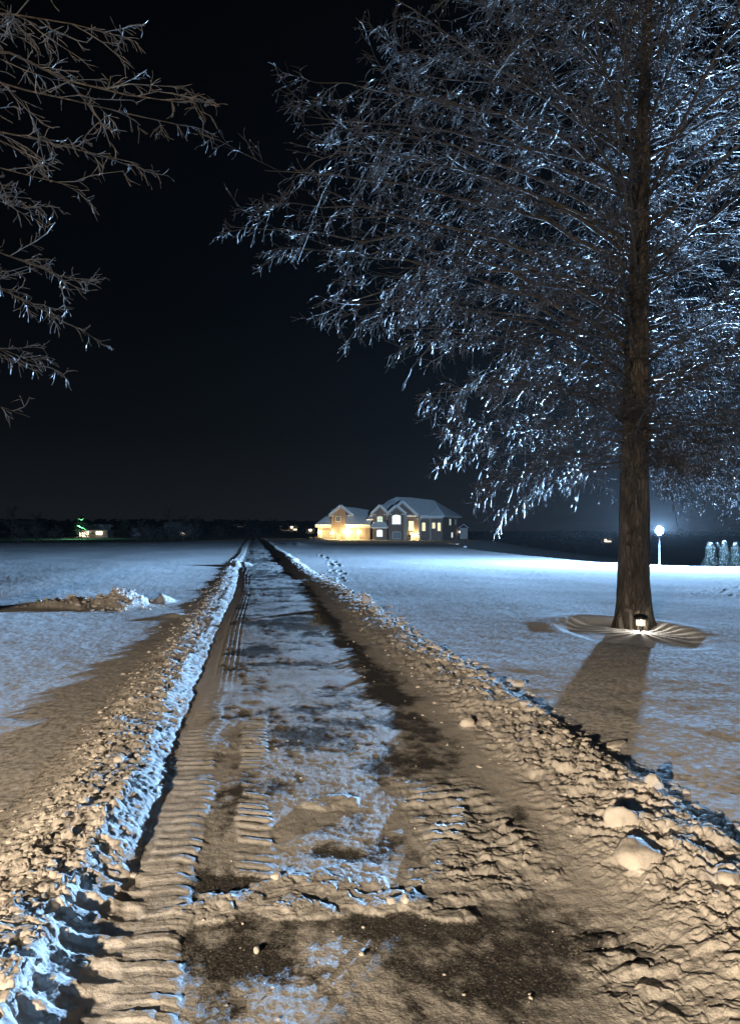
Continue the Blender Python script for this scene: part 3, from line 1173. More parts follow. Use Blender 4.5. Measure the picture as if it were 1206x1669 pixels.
nb_ = N(ti_, 'ShaderNodeTexNoise')
nb_.inputs['Scale'].default_value = 90
ti_.links.new(objcoord(ti_), nb_.inputs['Vector'])
rpb = ramp(ti_, [(.3, .10), (.7, .24)])
ti_.links.new(nb_.outputs['Fac'], rpb.inputs[0])
ti_.links.new(rpb.outputs[0], pi_.inputs['Roughness'])
tb_ = N(ti_, 'ShaderNodeBsdfTranslucent')
tb_.inputs['Color'].default_value = (.9, .93, .97, 1)
m1_ = N(ti_, 'ShaderNodeMixShader')
m1_.inputs[0].default_value = .55
ti_.links.new(pi_.outputs[0], m1_.inputs[1])
ti_.links.new(tb_.outputs[0], m1_.inputs[2])
tt2_ = N(ti_, 'ShaderNodeBsdfTransparent')
m2_ = N(ti_, 'ShaderNodeMixShader')
m2_.inputs[0].default_value = .45
ti_.links.new(m1_.outputs[0], m2_.inputs[1])
ti_.links.new(tt2_.outputs[0], m2_.inputs[2])
ti_.links.new(m2_.outputs[0], ti_.nodes['Material Output'].inputs['Surface'])
tag(mesh_np('ice_glint_drops', Vb, Fb, mi_, oak, True), kind='stuff')
tag(o, kind='stuff')
TW1 = len(tw.a)

# --- near tree at the left edge, only its branches reach into the picture
LT = (-6.6, 6.6)
lz = ground_z(*LT) - .06
ltree = empty('oak_tree', (LT[0], LT[1], lz))
tag(ltree, 'bare iced tree beyond the left edge whose branch tips reach into the picture', 'tree')
lp = [(0, 0, -.15), (0, 0, .3), (0, 0, 1.5), (.05, 0, 4), (.1, 0, 7), (.1, .1, 10)]
trunk_mesh('trunk', lp, [.30, .24, .21, .17, .11, .02], M['bark'], ltree, 20, 1.0, .014, 9)
rng = random.Random(4)
tw = Segs()


def aim_limb(z0, tip, r0, kids, seed, up=.35):
    """a limb from the trunk at z0 to a world-space tip"""
    rg = random.Random(seed)
    a = Vector((.05, 0, z0))
    b = Vector((tip[0] - LT[0], tip[1] - LT[1], tip[2] - lz))
    n = 10
    P = []
    for k in range(n + 1):
        t = k / n
        p = a.lerp(b, t)
        p.z += up * math.sin(PI * t)
        p += Vector((rg.gauss(0, .03), rg.gauss(0, .03), rg.gauss(0, .03))) * (1 if 0 < k < n else 0)
        P.append(p)
    L = (b - a).length
    mb = MB()
    mb.tube(P, [r0 * .55 * (1 - .87 * (k / n) ** .8) for k in range(n + 1)], 7)
    mb.build('limb', M['limb'], ltree, True)
    ramify(rg, tw, P, L, 0, kids, .17, [.016, .0048, .0034, .0028, .0025], .15, .25, (20, 50), .10, .25)


def wp(px, pyy, Y):
    return ((px - 603) / FPX * Y, Y, EYE - (pyy - HOR) / FPX * Y)


aim_limb(6.1, wp(305, 168, 6.0), .050, [20, 5, 2.6], 31, .15)
aim_limb(5.6, wp(205, 262, 6.6), .040, [18, 5, 2.6], 32, .1)
aim_limb(5.3, wp(128, 305, 6.3), .035, [15, 4.5, 2.4], 33, .1)
aim_limb(6.6, wp(200, 60, 6.2), .040, [20, 5, 2.6], 34, .1)
aim_limb(5.9, wp(300, 205, 6.9), .040, [15, 4.5, 2.4], 35, .15)
aim_limb(6.9, wp(60, 40, 6.2), .040, [20, 5, 2.4], 36, .1)
aim_limb(4.6, wp(135, 462, 7.8), .040, [26, 5, 2.6], 37, .25)
aim_limb(4.3, wp(112, 530, 7.6), .030, [22, 5, 2.6], 38, .3)
aim_limb(5.0, wp(60, 345, 7.6), .030, [22, 5, 2.5], 39, .2)
aim_limb(3.8, wp(74, 598, 8.0), .030, [24, 5, 2.5], 40, .15)
aim_limb(3.4, wp(50, 680, 8.0), .028, [12, 3, 1.4], 41, .1)
aim_limb(7.6, (-5.5, 3.0, 8.0), .04, [14, 4, 2], 42)
aim_limb(6.5, (-9.8, 7.5, 7.2), .05, [16, 4, 2], 43)
aim_limb(5.4, (-8.2, 10.0, 6.2), .05, [16, 4, 2], 44)
aim_limb(7.8, (-7.0, 9.5, 9.6), .05, [16, 4, 2], 45)
o = tw.build('twigs', M['twig_near'], ltree)
tag(o, kind='stuff')
print('left twig segs', len(tw.a))


# --- distant bare trees and bushes
def bare_tree(seed, h, spread, nl, name, label, cat, loc, group, twr=.03, counts=(8, 5), low=.15):
    rg = random.Random(seed)
    root = empty(name, loc)
    tag(root, label, cat, group)
    mb = MB()
    mb.tube([(0, 0, -.4), (0, 0, h * .4), (rg.uniform(-.2, .2), 0, h * .75), (rg.uniform(-.3, .3), 0, h)], [h * .022, h * .018, h * .010, h * .002], 7)
    mb.build('trunk', M['dark_twig'], root, True)
    sg = Segs()
    for i in range(nl):
        z0 = h * (low + (.95 - low) * (i + rg.random()) / nl)
        az = i * 2.4 + rg.uniform(-.4, .4)
        L = spread * (1 - .55 * z0 / h) * rg.uniform(.7, 1.2)
        P = grow(rg, Vector((0, 0, z0)), Vector((math.cos(az), math.sin(az), rg.uniform(.5, 1.3))), L, 5, .2, 0, .08)
        sg.path([tuple(v) for v in P], [twr * (1.8 - .2 * k) for k in range(6)])
        ramify(rg, sg, P, L, 0, list(counts), .42, [twr * 2, twr, twr * .7, twr * .5], 0, 0, (25, 55), .3, .2)
    sg.build('crown', M['dark_twig'], root)
    return root


def far_spot(px, Y):
    x = (px - 603) / FPX * Y
    return (x, Y, ground_z(x, Y) - .2)


far_trees = [
    # px, Y, height, spread, label
    (276, 190, 8.8, 3.2, 'tallest bare tree, standing in the dark scrub left of the driveway end'),
    (300, 200, 6.4, 3.6, 'rounded bare tree just right of the tallest one in the left scrub'),
    (322, 215, 6.6, 3.4, 'bare tree at the right end of the left scrub near a small light'),
    (232, 180, 4.6, 3.0, 'low bare tree at the left end of the left scrub, by the pale shed roof'),
    (205, 240, 6.2, 3.4, 'bare tree between the green lit evergreen and the left scrub'),
    (60, 200, 7.2, 4.2, 'bushy bare tree before the dark wood at far left'),
    (20, 190, 9.0, 4.6, 'dark bare tree at the extreme left edge of the far field'),
    (405, 330, 7.2, 4.2, 'small bare tree behind the heap at the driveway end'),
    (446, 330, 7.0, 4.6, 'bare tree between the driveway end and the garage'),
    (795, 250, 6.2, 3.4, 'bare tree in the valley nearest the retaining wall'),
    (812, 240, 7.4, 3.8, 'widest bare tree in the valley right of the house'),
    (855, 260, 5.2, 3.0, 'small bare tree alone in the middle of the valley'),
    (918, 230, 7.4, 4.2, 'larger bare tree in the valley left of the oak trunk'),
    (940, 225, 6.8, 3.6, 'bare tree in the valley right behind the larger one'),
    (978, 235, 6.0, 2.8, 'bare tree in the valley closest to the oak trunk'),
]
for i, (px, Y, h, sp, lab) in enumerate(far_trees):
    bare_tree(50 + i, h, sp * .8, 14, 'bare_tree', lab, 'tree', far_spot(px, Y), 'bare trees out in the fields', .045 if Y < 280 else .06)
shr = [(224, 150), (244, 148), (262, 152), (281, 149), (298, 153), (314, 150), (30, 140), (62, 146), (92, 142), (420, 210), (358, 190), (560, 250)]
for i, (px, Y) in enumerate(shr):
    if px == 560:
        continue
    lab = ['bare bush at the left end of the left scrub', 'second bare bush from the left in the left scrub', 'bare bush left of the tallest tree in the scrub',
           'bare bush right below the tallest tree in the scrub', 'bare bush under the rounded tree in the scrub', 'bare bush at the right end of the left scrub',
           'bare bush at the far left edge of the field', 'bare bush in the middle of the three at far left', 'bare bush nearest the snowy slope below the green tree',
           'small bush behind the heap at the driveway end', 'lone low bush between the scrub and the driveway'][i]
    rt = bare_tree(90 + i, 2.8, 2.4, 16, 'bare_bush', lab, 'bush', far_spot(px, Y), 'bare bushes at the edge of the field', .022, (7, 4), .0)

# --- far wood along the horizon
rs = np.random.RandomState(77)
items = []
for k in range(2600):
    a = rs.uniform(-.66, .66)
    R = rs.choice([rs.uniform(480, 620), rs.uniform(800, 1150)])
    px = 603 + a * FPX
    dens = .95 if px < 110 else (.75 if px < 420 else .5)
    if R < 650 and (px > 700 or px < 200) is False and rs.rand() > .35:
        continue
    if R < 650 and px > 760:
        continue
    if rs.rand() > dens:
        continue
    x, y = a * R, R
    items.append((x, y, rs.uniform(2.2, 4.2) * (.8 if px > 700 else 1.0)))
xy = np.array(items)
zz = heights(xy[:, 0], xy[:, 1])
FV = [ico(1, 500 + i, .6) for i in range(6)]
V_, F_ = scatter_mesh([(xy[i, 0], xy[i, 1], zz[i] + xy[i, 2] * .6, xy[i, 2], rs.rand() * 6) for i in range(len(xy))], FV)
M['wood'] = simple('far_wood', (.035, .036, .038), .95)
tag(mesh_np('distant_wood', V_, F_, M['wood'], smooth=False), 'dark wood along the horizon', 'wood', kind='stuff')
# dark wood at the far left, closer and taller
items = []
for k in range(420):
    px = rs.uniform(-260, 215)
    Y = rs.uniform(260, 340)
    if px > 60 and rs.rand() < .3:
        continue
    items.append(((px - 603) / FPX * Y, Y, rs.uniform(1.6, 2.9) * (1.25 if px < 60 else .85)))
xy = np.array(items)
zz = heights(xy[:, 0], xy[:, 1])
V_, F_ = scatter_mesh([(xy[i, 0], xy[i, 1], zz[i] + xy[i, 2] * rs.uniform(.5, 1.6), xy[i, 2], rs.rand() * 6) for i in range(len(xy))], FV)
tag(mesh_np('nearer_wood', V_, F_, M['wood'], smooth=False), 'dark wood at the far left of the field', 'wood', kind='stuff')

# ------------------------------------------------------------------ the house
M['brick'] = None


def brick_mat():
    m, t, p = new_mat('house_brick')
    co = objcoord(t)
    b = N(t, 'ShaderNodeTexBrick')
    b.inputs['Scale'].default_value = 2.0
    b.inputs['Color1'].default_value = (.26, .17, .12, 1)
    b.inputs['Color2'].default_value = (.20, .13, .095, 1)
    b.inputs['Mortar'].default_value = (.30, .27, .24, 1)
    b.inputs['Mortar Size'].default_value = .02
    mp = N(t, 'ShaderNodeMapping')
    mp.inputs['Rotation'].default_value = (PI / 2, 0, 0)
    t.links.new(co, mp.inputs[0])
    t.links.new(mp.outputs[0], b.inputs['Vector'])
    n = N(t, 'ShaderNodeTexNoise')
    n.inputs['Scale'].default_value = .7
    n.inputs['Detail'].default_value = 6
    t.links.new(co, n.inputs['Vector'])
    mx = N(t, 'ShaderNodeMix', data_type='RGBA', blend_type='MULTIPLY')
    mx.inputs['Factor'].default_value = .6
    r = ramp(t, [(.3, .6), (.7, 1.0)])
    t.links.new(n.outputs['Fac'], r.inputs[0])
    t.links.new(b.outputs['Color'], mx.inputs['A'])
    t.links.new(r.outputs[0], mx.inputs['B'])
    t.links.new(mx.outputs['Result'], p.inputs['Base Color'])
    p.inputs['Roughness'].default_value = .85
    return m


M['brick'] = brick_mat()
M['trim'] = simple('painted_trim', (.62, .58, .50), .6)
M['stone_trim'] = simple('stone_trim', (.42, .36, .29), .8)
M['door'] = simple('garage_door_panel', (.30, .24, .17), .5)
M['shingle'] = simple('dark_shingle', (.06, .055, .055), .9)
M['win_dark'] = simple('unlit_glass', (.02, .022, .026), .45)
M['win_white'] = emis('lit_window_cool', (.86, .95, .92), 1.5)
M['win_warm'] = emis('lit_window_warm', (1.0, .80, .42), 1.15)
M['win_green'] = emis('lit_window_pale', (.85, .93, .60), .75)
M['bulb_warm'] = emis('sconce_bulb', (1.0, .80, .42), 90)
M['metal'] = simple('dark_metal', (.03, .03, .032), .4, .8)

HY = 180.0
K = HY / FPX


def hx(px):
    return (px - 603) * K


def hz_(py_):
    return EYE - (py_ - HOR) * K


house = empty('house', (0, 0, 0))
tag(house, 'large two storey brick house with snowy gables and lit windows beyond the right lawn', 'house')


def P3(px, pyy, Y=HY):
    """corner of the house: x and height measured on the front plane, own depth"""
    return Vector((hx(px) * Y / HY, Y, EYE - (pyy - HOR) / FPX * Y))


def walls(name, pts, top, bot=-4.0):
    m = MB()
    m.prism(pts, bot, top)
    return m.build(name, M['brick'], house)


EA1 = hz_(857)     # eave of the garage wing
EA2 = hz_(842)     # eave of the main block
walls('garage_wall', [(hx(518), HY), (hx(603), HY), (hx(612), HY + 13), (hx(518) + 1.2, HY + 13)], EA1)
walls('main_wall', [(hx(607), HY + .6), (hx(684), HY + .6), (hx(684), HY + 15), (hx(607), HY + 15)], EA2)
wr_a = (hx(684), HY + .3)
wr_b = (hx(722), HY + 1.2)
wr_c = (hx(722) + 5.4, HY + 15)
walls('wing_wall', [wr_a, wr_b, wr_c, (hx(684), HY + 15)], EA2 - .01)


def slab(m, pts, th=.32):
    """roof panel with thickness, pts counter-clockwise seen from above"""
    P = [Vector(p) for p in pts]
    n = (P[1] - P[0]).cross(P[2] - P[0]).normalized()
    if n.z < 0:
        P.reverse()
        n = -n
    b = len(m.v)
    k = len(P)
    m.v += [tuple(p - Vector((0, 0, .02))) for p in P] + [tuple(p + n * th) for p in P]
    m.f.append(tuple(b + i for i in reversed(range(k))))
    m.f.append(tuple(b + k + i for i in range(k)))
    for i in range(k):
        j = (i + 1) % k
        m.f.append((b + i, b + j, b + k + j, b + k + i))


def roof(name, panels, parent=house):
    m = MB()
    for p in panels:
        slab(m, p)
    return m.build(name, M['roof_snow'], parent)


# garage wing hip roof
GA = P3(514, 857, HY - .7)
GB = P3(603, 857, HY - .7)
GC = Vector((hx(612), HY + 14, EA1))
GD = Vector((hx(514), HY + 14, EA1))
R1 = Vector((hx(552), HY + 6.5, hz_(825.5)))
R2 = Vector((hx(577), HY + 6.5, hz_(828)))
R3 = Vector((hx(613), HY + 6.5, hz_(834)))
roof('roof', [[GA, GB, R3, R2, R1], [GA, R1, GD], [GD, R1, R2, R3, GC]])


def gable(pxl, pxr, py_e, py_p, Yf, depth, wall_name, pyb=900, over=3.2, wl=None, wr=None):
    """front gable: brick wall with pointed top, snowy roof running back and trim along the rakes"""
    wl = wl or pxl + over
    wr = wr or pxr - over
    pc = (pxl + pxr) / 2
    e, pk = hz_(py_e), hz_(py_p)
    mid = hx(pc)
    m = MB()
    xl, xr = hx(wl), hx(wr)
    slope = (pk - e) / (hx(pxr) - mid)
    ez = e + slope * (hx(pxr) - xr)
    front = [(xl, Yf, -4), (xr, Yf, -4), (xr, Yf, ez - .05), (mid, Yf, pk - .1), (xl, Yf, ez - .05)]
    back = [(x, Yf + depth, z) for x, y, z in front]
    b = len(m.v)
    m.v += front + back
    n = 5
    m.f.append(tuple(range(n)))
    m.f.append(tuple(n + i for i in reversed(range(n))))
    for i in range(n):
        j = (i + 1) % n
        m.f.append((b + i, b + n + i, b + n + j, b + j))
    w = m.build('gable_wall', M['brick'], house)
    yo = Yf - .55
    l0, r0, t0 = Vector((hx(pxl), yo, e)), Vector((hx(pxr), yo, e)), Vector((mid, yo, pk))
    off = Vector((0, depth + .5, 0))
    roof('gable_roof', [[l0, t0, t0 + off, l0 + off], [r0, r0 + off, t0 + off, t0]])
    m = MB()
    for p, q in ((l0, t0), (t0, r0)):
        a, c = p + Vector((0, -.09, -.05)), q + Vector((0, -.09, -.05))
        dn = Vector((0, 0, -.42))
        m.v += [tuple(v) for v in (a, c, c + dn, a + dn, a + Vector((0, .08, 0)), c + Vector((0, .08, 0)), c + dn + Vector((0, .08, 0)), a + dn + Vector((0, .08, 0)))]
        b = len(m.v) - 8
        for q4 in ((3, 2, 1, 0), (4, 5, 6, 7), (0, 1, 5, 4), (1, 2, 6, 5), (2, 3, 7, 6), (3, 0, 4, 7)):
            m.f.append(tuple(b + i for i in q4))
    # cornice returns
    for x0, s in ((hx(pxl), 1), (hx(pxr), -1)):
        m.box((x0 + s * .55, yo + .25, e - .12), (1.3, .5, .28))
    m.build('gable_trim', M['trim'], house)
    return w


gable(537, 575, 840, 824.5, HY - 1.2, 9, 'g1', over=3.2, wl=540.5, wr=563)
gable(605, 633, 838, 824, HY - .8, 10, 'g2', over=3)
gable(630, 661, 838, 824.5, HY - 2.2, 12, 'g3', over=2.6)
gable(625, 686, 845, 817.5, HY - .1, 12, 'g4', over=3)

# main hip roof
A = P3(603, 842, HY - .1)
Bq = P3(684, 842, HY - .4)
Cq = Vector((wr_b[0] + .3, wr_b[1] - .8, EA2))
Dq = Vector((wr_c[0] + 1.0, wr_c[1] + .8, EA2 + .05))
Eq = Vector((hx(603), HY + 16, EA2))
Ra = Vector((hx(636), HY + 7.5, hz_(815)))
Rb = Vector((hx(648), HY + 7.5, hz_(809.5)))
Rc = Vector((hx(672), HY + 7.5, hz_(810.5)))
Rd = Vector((hx(710), HY + 7.5, hz_(815)))
roof('roof', [[A, Bq, Rc, Rb, Ra], [Bq, Cq, Rd, Rc], [Cq, Dq, Rd], [Dq, Eq, Ra, Rb, Rc, Rd], [Eq, A, Ra]])
# small hipped projection above the wing windows
roof('dormer_roof', [[P3(700, 842.6, HY - .6), P3(724, 842.6, HY - .3), P3(712, 828, HY + 3.2)],
                     [P3(724, 842.6, HY - .3), P3(727, 838, HY + 4), P3(712, 828, HY + 3.2)],
                     [P3(697, 838, HY + 4), P3(700, 842.6, HY - .6), P3(712, 828, HY + 3.2)]])
# bay roof under the upper window of the second gable
roof('bay_roof', [[P3(605, 861, HY - 2.6), P3(631, 861, HY - 2.6), P3(626, 852, HY - 1), P3(611, 852, HY - 1)],
                  [P3(605, 861, HY - 2.6), P3(611, 852, HY - 1), P3(609, 853, HY + .5), P3(605, 861, HY + .5)],
                  [P3(631, 861, HY - 2.6), P3(631, 861, HY + .5), P3(627, 853, HY + .5), P3(626, 852, HY - 1)]])
mbay = MB()
mbay.prism([(hx(608), HY - 2.1), (hx(629), HY - 2.1), (hx(629), HY - .8), (hx(608), HY - .8)], -4, hz_(861.3))
mbay.build('bay_wall', M['brick'], house)
roof('side_roof', [[P3(597, 848, HY - .5), P3(610, 848, HY - .5), P3(612, 840, HY + 3), P3(604, 840, HY + 3)]])
# eaves / fascia
for bx_ in ((((hx(514) + hx(540)) / 2, HY - .68, EA1 - .2), (hx(540) - hx(514), .12, .45)),
            (((hx(563.5) + hx(603)) / 2, HY - .68, EA1 - .2), (hx(603) - hx(563.5), .12, .45)),
            (((hx(684) + hx(722)) / 2, HY - .2, EA2 - .25), (hx(722) - hx(684), .15, .4), .09 / 5)):
    m = MB()
    m.box(*bx_)
    m.build('fascia', M['trim'], house)
# soffits keep the wall lights from shining through the roof edge
m = MB()
m.box(((hx(516) + hx(603)) / 2, HY - .3, EA1 - .03), (hx(603) - hx(516), .6, .05))
m.build('soffit', M['trim'], house)


def window(px, pyy, w, h, Y, mat, arch=False, cols_=2, rows_=2, lit=True, rz=0.0, pos=None, trim='trim'):
    """px,py centre in photo units; frame > panes and glazing bars"""
    X, Zc = hx(px), hz_(pyy)
    W_, H_ = w * K, h * K
    root_loc = pos or (X, Y, Zc)
    fr = MB()
    t = .16
    prof = [(-W_ / 2, -H_ / 2), (W_ / 2, -H_ / 2)]
    if arch:
        zc = H_ / 2 - W_ * .22
        prof += [(W_ / 2, zc)]
        for k in range(1, 8):
            a = PI * k / 8
            prof.append((W_ / 2 * math.cos(a), zc + W_ * .22 * math.sin(a)))
        prof += [(-W_ / 2, zc)]
    else:
        prof += [(W_ / 2, H_ / 2), (-W_ / 2, H_ / 2)]
    n = len(prof)
    outp = []
    for x, z in prof:
        l = math.hypot(x, z)
        outp.append((x * (1 + t / max(abs(W_ / 2), .1)), z + t * (1 if z > 0 else -1)))
    b = 0
    fr.v = [(x, -.10, z) for x, z in prof] + [(x, -.10, z) for x, z in outp] + [(x, .02, z) for x, z in outp] + [(x, -.02, z) for x, z in prof]
    for i in range(n):
        j = (i + 1) % n
        fr.f.append((i, j, n + j, n + i))
        fr.f.append((n + i, n + j, 2 * n + j, 2 * n + i))
        fr.f.append((j, i, 3 * n + i, 3 * n + j))
    f = fr.build('window', M[trim], house)
    f.location = root_loc
    f.rotation_euler = (0, 0, rz)
    pm = MB()
    pm.poly([(x, -.03, z) for x, z in prof])
    pane = pm.build('pane', mat, f)
    for c in range(1, cols_):
        bars = MB()
        bars.box((-W_ / 2 + W_ * c / cols_, -.06, -.02), (.10, .05, H_ * .97))
        bars.build('glazing_bar', M[trim], f)
    for r in range(1, rows_):
        bars = MB()
        bars.box((0, -.065, -H_ / 2 + H_ * r / rows_), (W_ * .98, .05, .07))
        bars.build('glazing_bar', M[trim], f)
    return f


window(551.5, 846, 6.0, 7.5, HY - 1.22, M['win_dark'], False, 2, 1)
window(619, 847, 8, 10, HY - .83, M['win_green'], True, 2, 2)
window(618.5, 869, 8.5, 10.5, HY - 2.12, M['win_white'], True, 2, 2)
window(645.5, 847, 13, 14.5, HY - 2.22, M['win_white'], True, 3, 2)
window(645.5, 872.5, 11, 10, HY - 2.22, M['win_dark'], False, 3, 1)
ang = math.atan2(wr_b[1] - wr_a[1], wr_b[0] - wr_a[0])
for px, pyy, w_, h_ in [(690.5, 858.5, 5, 13), (707, 856.5, 4.6, 9), (716, 858.5, 4.6, 13)]:
    f_ = (px - 684) / 38
    window(px, pyy, w_, h_, 0, M['win_warm'], True, 1, 3, rz=ang, pos=(hx(px), wr_a[1] + f_ * (wr_b[1] - wr_a[1]) - .02, hz_(pyy)))
ang2 = math.atan2(wr_c[1] - wr_b[1], wr_c[0] - wr_b[0])


def side_pos(px, pyy):
    t = (px - 603) / FPX
    # intersection of the sight line with the side wall
    dx, dy = wr_c[0] - wr_b[0], wr_c[1] - wr_b[1]
    s = (t * wr_b[1] - wr_b[0]) / (dx - t * dy)
    x, y = wr_b[0] + s * dx, wr_b[1] + s * dy
    return (x + .02 * math.sin(ang2), y - .02 * math.cos(ang2), EYE - (pyy - HOR) / FPX * y)


for px, pyy, w_, h_, mt in [(733, 851, 9, 10, 'win_green'), (736, 872, 8, 8, 'win_white'), (742, 851, 3, 8, 'win_dark')]:
    window(px, pyy, w_, h_, 0, M[mt], False, 2, 2, rz=ang2, pos=side_pos(px, pyy))
# pilasters / downpipes on the wing
for px in (701, 683.6):
    m = MB()
    m.box((hx(px), HY + .1, hz_(861)), (.38, .5, (880 - 842) * K))
    m.build('downpipe', M['stone_trim'], house)
# entrance: lit recess with two tall side piers, tall window and door
m = MB()
m.box((hx(660), HY - 1.3, hz_(862)), (.8, 2.4, (884 - 840) * K))
m.box((hx(683), HY - 1.0, hz_(862)), (.5, 1.8, (884 - 840) * K))
m.build('entrance_pier', M['stone_trim'], house)
window(670, 857, 7, 14, HY - .16, M['win_warm'], False, 1, 2)
window(670.5, 874.5, 3.6, 13, HY - .16, M['win_warm'], False, 1, 3)
m = MB()
m.box((hx(674.5), HY - .2, hz_(876)), (.75, .12, 2.1))
m.build('front_door', M['door'], house)
# planters by the door
for px, hh in ((664, 1.1), (667.5, 1.3)):
    pl = empty('potted_shrub', (hx(px), HY - 3.2, ground_z(hx(px), HY - 3.2)))
    tag(pl, {664: 'left one of the two dark potted shrubs at the lit entrance', 667.5: 'right one of the two dark potted shrubs at the lit entrance'}[px],
        'shrub', 'potted shrubs by the front door')
    m = MB()
    m.lathe([(.18, 0), (.26, .35), (.28, .4)], n=10)
    m.build('pot', M['metal'], pl)
    V, F = ico(2, 700 + int(px), .5)
    mesh_np('foliage', V * np.array([.32, .32, hh * .42]) + (0, 0, .4 + hh * .38), F, M['dark_twig'], pl, smooth=False)

# garage doors with arched heads
for px in (532, 575):
    w_, h_ = 15 * K, 17 * K
    cz = -1.2
    gz = hz_(880.5)
    m = MB()
    for x0 in (-w_ / 2 - .25, w_ / 2 + .25):
        m.box((hx(px) + x0, HY - .12, gz + h_ / 2), (.5, .3, h_))
    prev = None
    for k in range(9):
        a = PI * k / 8
        q = (hx(px) - math.cos(a) * (w_ / 2 + .25), gz + h_ + .0 + math.sin(a) * .55)
        if prev:
            cxm, czm = (q[0] + prev[0]) / 2, (q[1] + prev[1]) / 2
            m.box((cxm, HY - .12, czm + .12), (abs(q[0] - prev[0]) + .1, .32, .4))
        prev = q
    surround = m.build('garage_door_surround', M['stone_trim'], house)
    for r in range(4):
        for c in range(4):
            m = MB()
            m.box((hx(px) + (c - 1.5) * w_ / 4, HY - .06, gz + (r + .5) * h_ / 4), (w_ / 4 - .07, .1, h_ / 4 - .07))
            m.build('door_panel', M['door'], house)
# flagpole-like decorations between the doors
m = MB()
for px in (550, 553.5):
    m.box((hx(px), HY - 1.25, hz_(874)), (.35, .1, 1.5))
m.build('wall_ornament', emis('ornament_glow', (1.0, .45, .25), .5), house)

LAMPN = [0]


def add_point(name, loc, col, watt, rad, parent=None):
    l = bpy.data.lights.new(name, 'POINT')
    l.color = col
    l.energy = watt
    l.shadow_soft_size = rad
    l.use_soft_falloff = False
    o = bpy.data.objects.new(name, l)
    COL.objects.link(o)
    o.location = loc
    if parent is not None:
        o.parent = parent
    return o


for px, pyy, s, Yw in [(521, 867, 1.0, HY), (541.5, 868, 1.0, HY - 1.2), (562.5, 867, 1.2, HY - 1.2), (567, 866.5, 2.2, HY), (585, 867, 1.0, HY), (678, 871.5, 1.0, HY - .1)]:
    X, Zc = hx(px), hz_(pyy)
    m = MB()
    m.box((X, Yw - .10, Zc), (.16, .2, .5))
    sc = m.build('wall_lantern', M['metal'], house)
    m = MB()
    m.lathe([(.06, -.3), (.22 * s ** .5, -.15), (.24 * s ** .5, .12), (.06, .3)], (X, Yw - .42, Zc), 10)
    m.build('bulb', M['bulb_warm'], sc, True)
    add_point('lantern_light', (X, Yw - 1.4, Zc), SCONCE_COL, SCONCE_W * s, .08, sc)
# corner lamp on the far right corner of the house
cpos = side_pos(750.5, 867)
m = MB()
m.box((wr_c[0] + .35, wr_c[1] - .4, cpos[2]), (.25, .25, .35))
sc = m.build('wall_lantern', emis('corner_bulb', (1.0, .85, .65), 12), house)

# chimney stub and low shed right of the house
shed = empty('shed', (28.2, 225, ground_z(28.2, 225)))
tag(shed, 'small snow roofed shed beyond the right corner of the house', 'shed')
m = MB()
m.box((0, 0, 1.0), (2.4, 3, 4.4))
m.build('wall', M['trim'], shed)
m = MB()
slab(m, [(-1.5, -1.8, 3.1), (0, -1.8, 4.2), (0, 1.8, 4.2), (-1.5, 1.8, 3.1)], .2)
slab(m, [(0, -1.8, 4.2), (1.5, -1.8, 3.1), (1.5, 1.8, 3.1), (0, 1.8, 4.2)], .2)
m.build('roof', M['roof_snow'], shed)

# retaining wall that runs down from the house's right corner
rw = empty('retaining_wall', (0, 0, 0))
tag(rw, 'low dark retaining wall capped with snow stepping down right of the house', 'wall')
wpts = [P3(728, 885, 165), P3(745, 888.5, 150), P3(758, 893, 135), P3(769, 899, 124)]
for i in range(3):
    a, b = wpts[i], wpts[i + 1]
    L = (b - a).length
    c = (a + b) / 2
    rz = math.atan2(b.y - a.y, b.x - a.x)
    m = MB()
    m.box((c.x, c.y, c.z - 1.0), (L, .4, 2.0), rz)
    m.build('wall_section', M['stone_trim'], rw)
    m = MB()
    m.box((c.x, c.y, c.z + .11), (L, .6, .2), rz)
    m.build('snow_cap', M['roof_snow'], rw)

# ------------------------------------------------------------------ yard lamp
yl = empty('yard_lamp', (YARD_POS[0], YARD_POS[1], ground_z(YARD_POS[0], YARD_POS[1])))
tag(yl, 'bright bluish lamp on a slim post at the edge of the right lawn', 'lamp post')
hgt = YARD_POS[2] - yl.location.z
m = MB()
m.lathe([(.10, 0), (.10, .04), (.045, .06), (.035, hgt - .45), (.03, hgt - .30)], n=12)
m.build('pole', simple('galvanised_pole', (.45, .46, .48), .4, .6), yl, True)
m = MB()
m.lathe([(.09, hgt - .31), (.12, hgt - .28), (.12, hgt - .24), (.06, hgt - .22)], n=14)
m.build('lamp_base', M['metal'], yl, True)
m = MB()
m.lathe([(.05, hgt + .245), (.08, hgt + .25), (.05, hgt + .29), (.01, hgt + .31)], n=14)
for k in range(4):
    a = PI / 4 + k * PI / 2
    m.tube([(.11 * math.cos(a), .11 * math.sin(a), hgt - .25), (.11 * math.cos(a), .11 * math.sin(a), hgt - .20)], [.008, .008], 5)
m.build('lamp_cage', M['metal'], yl, True)
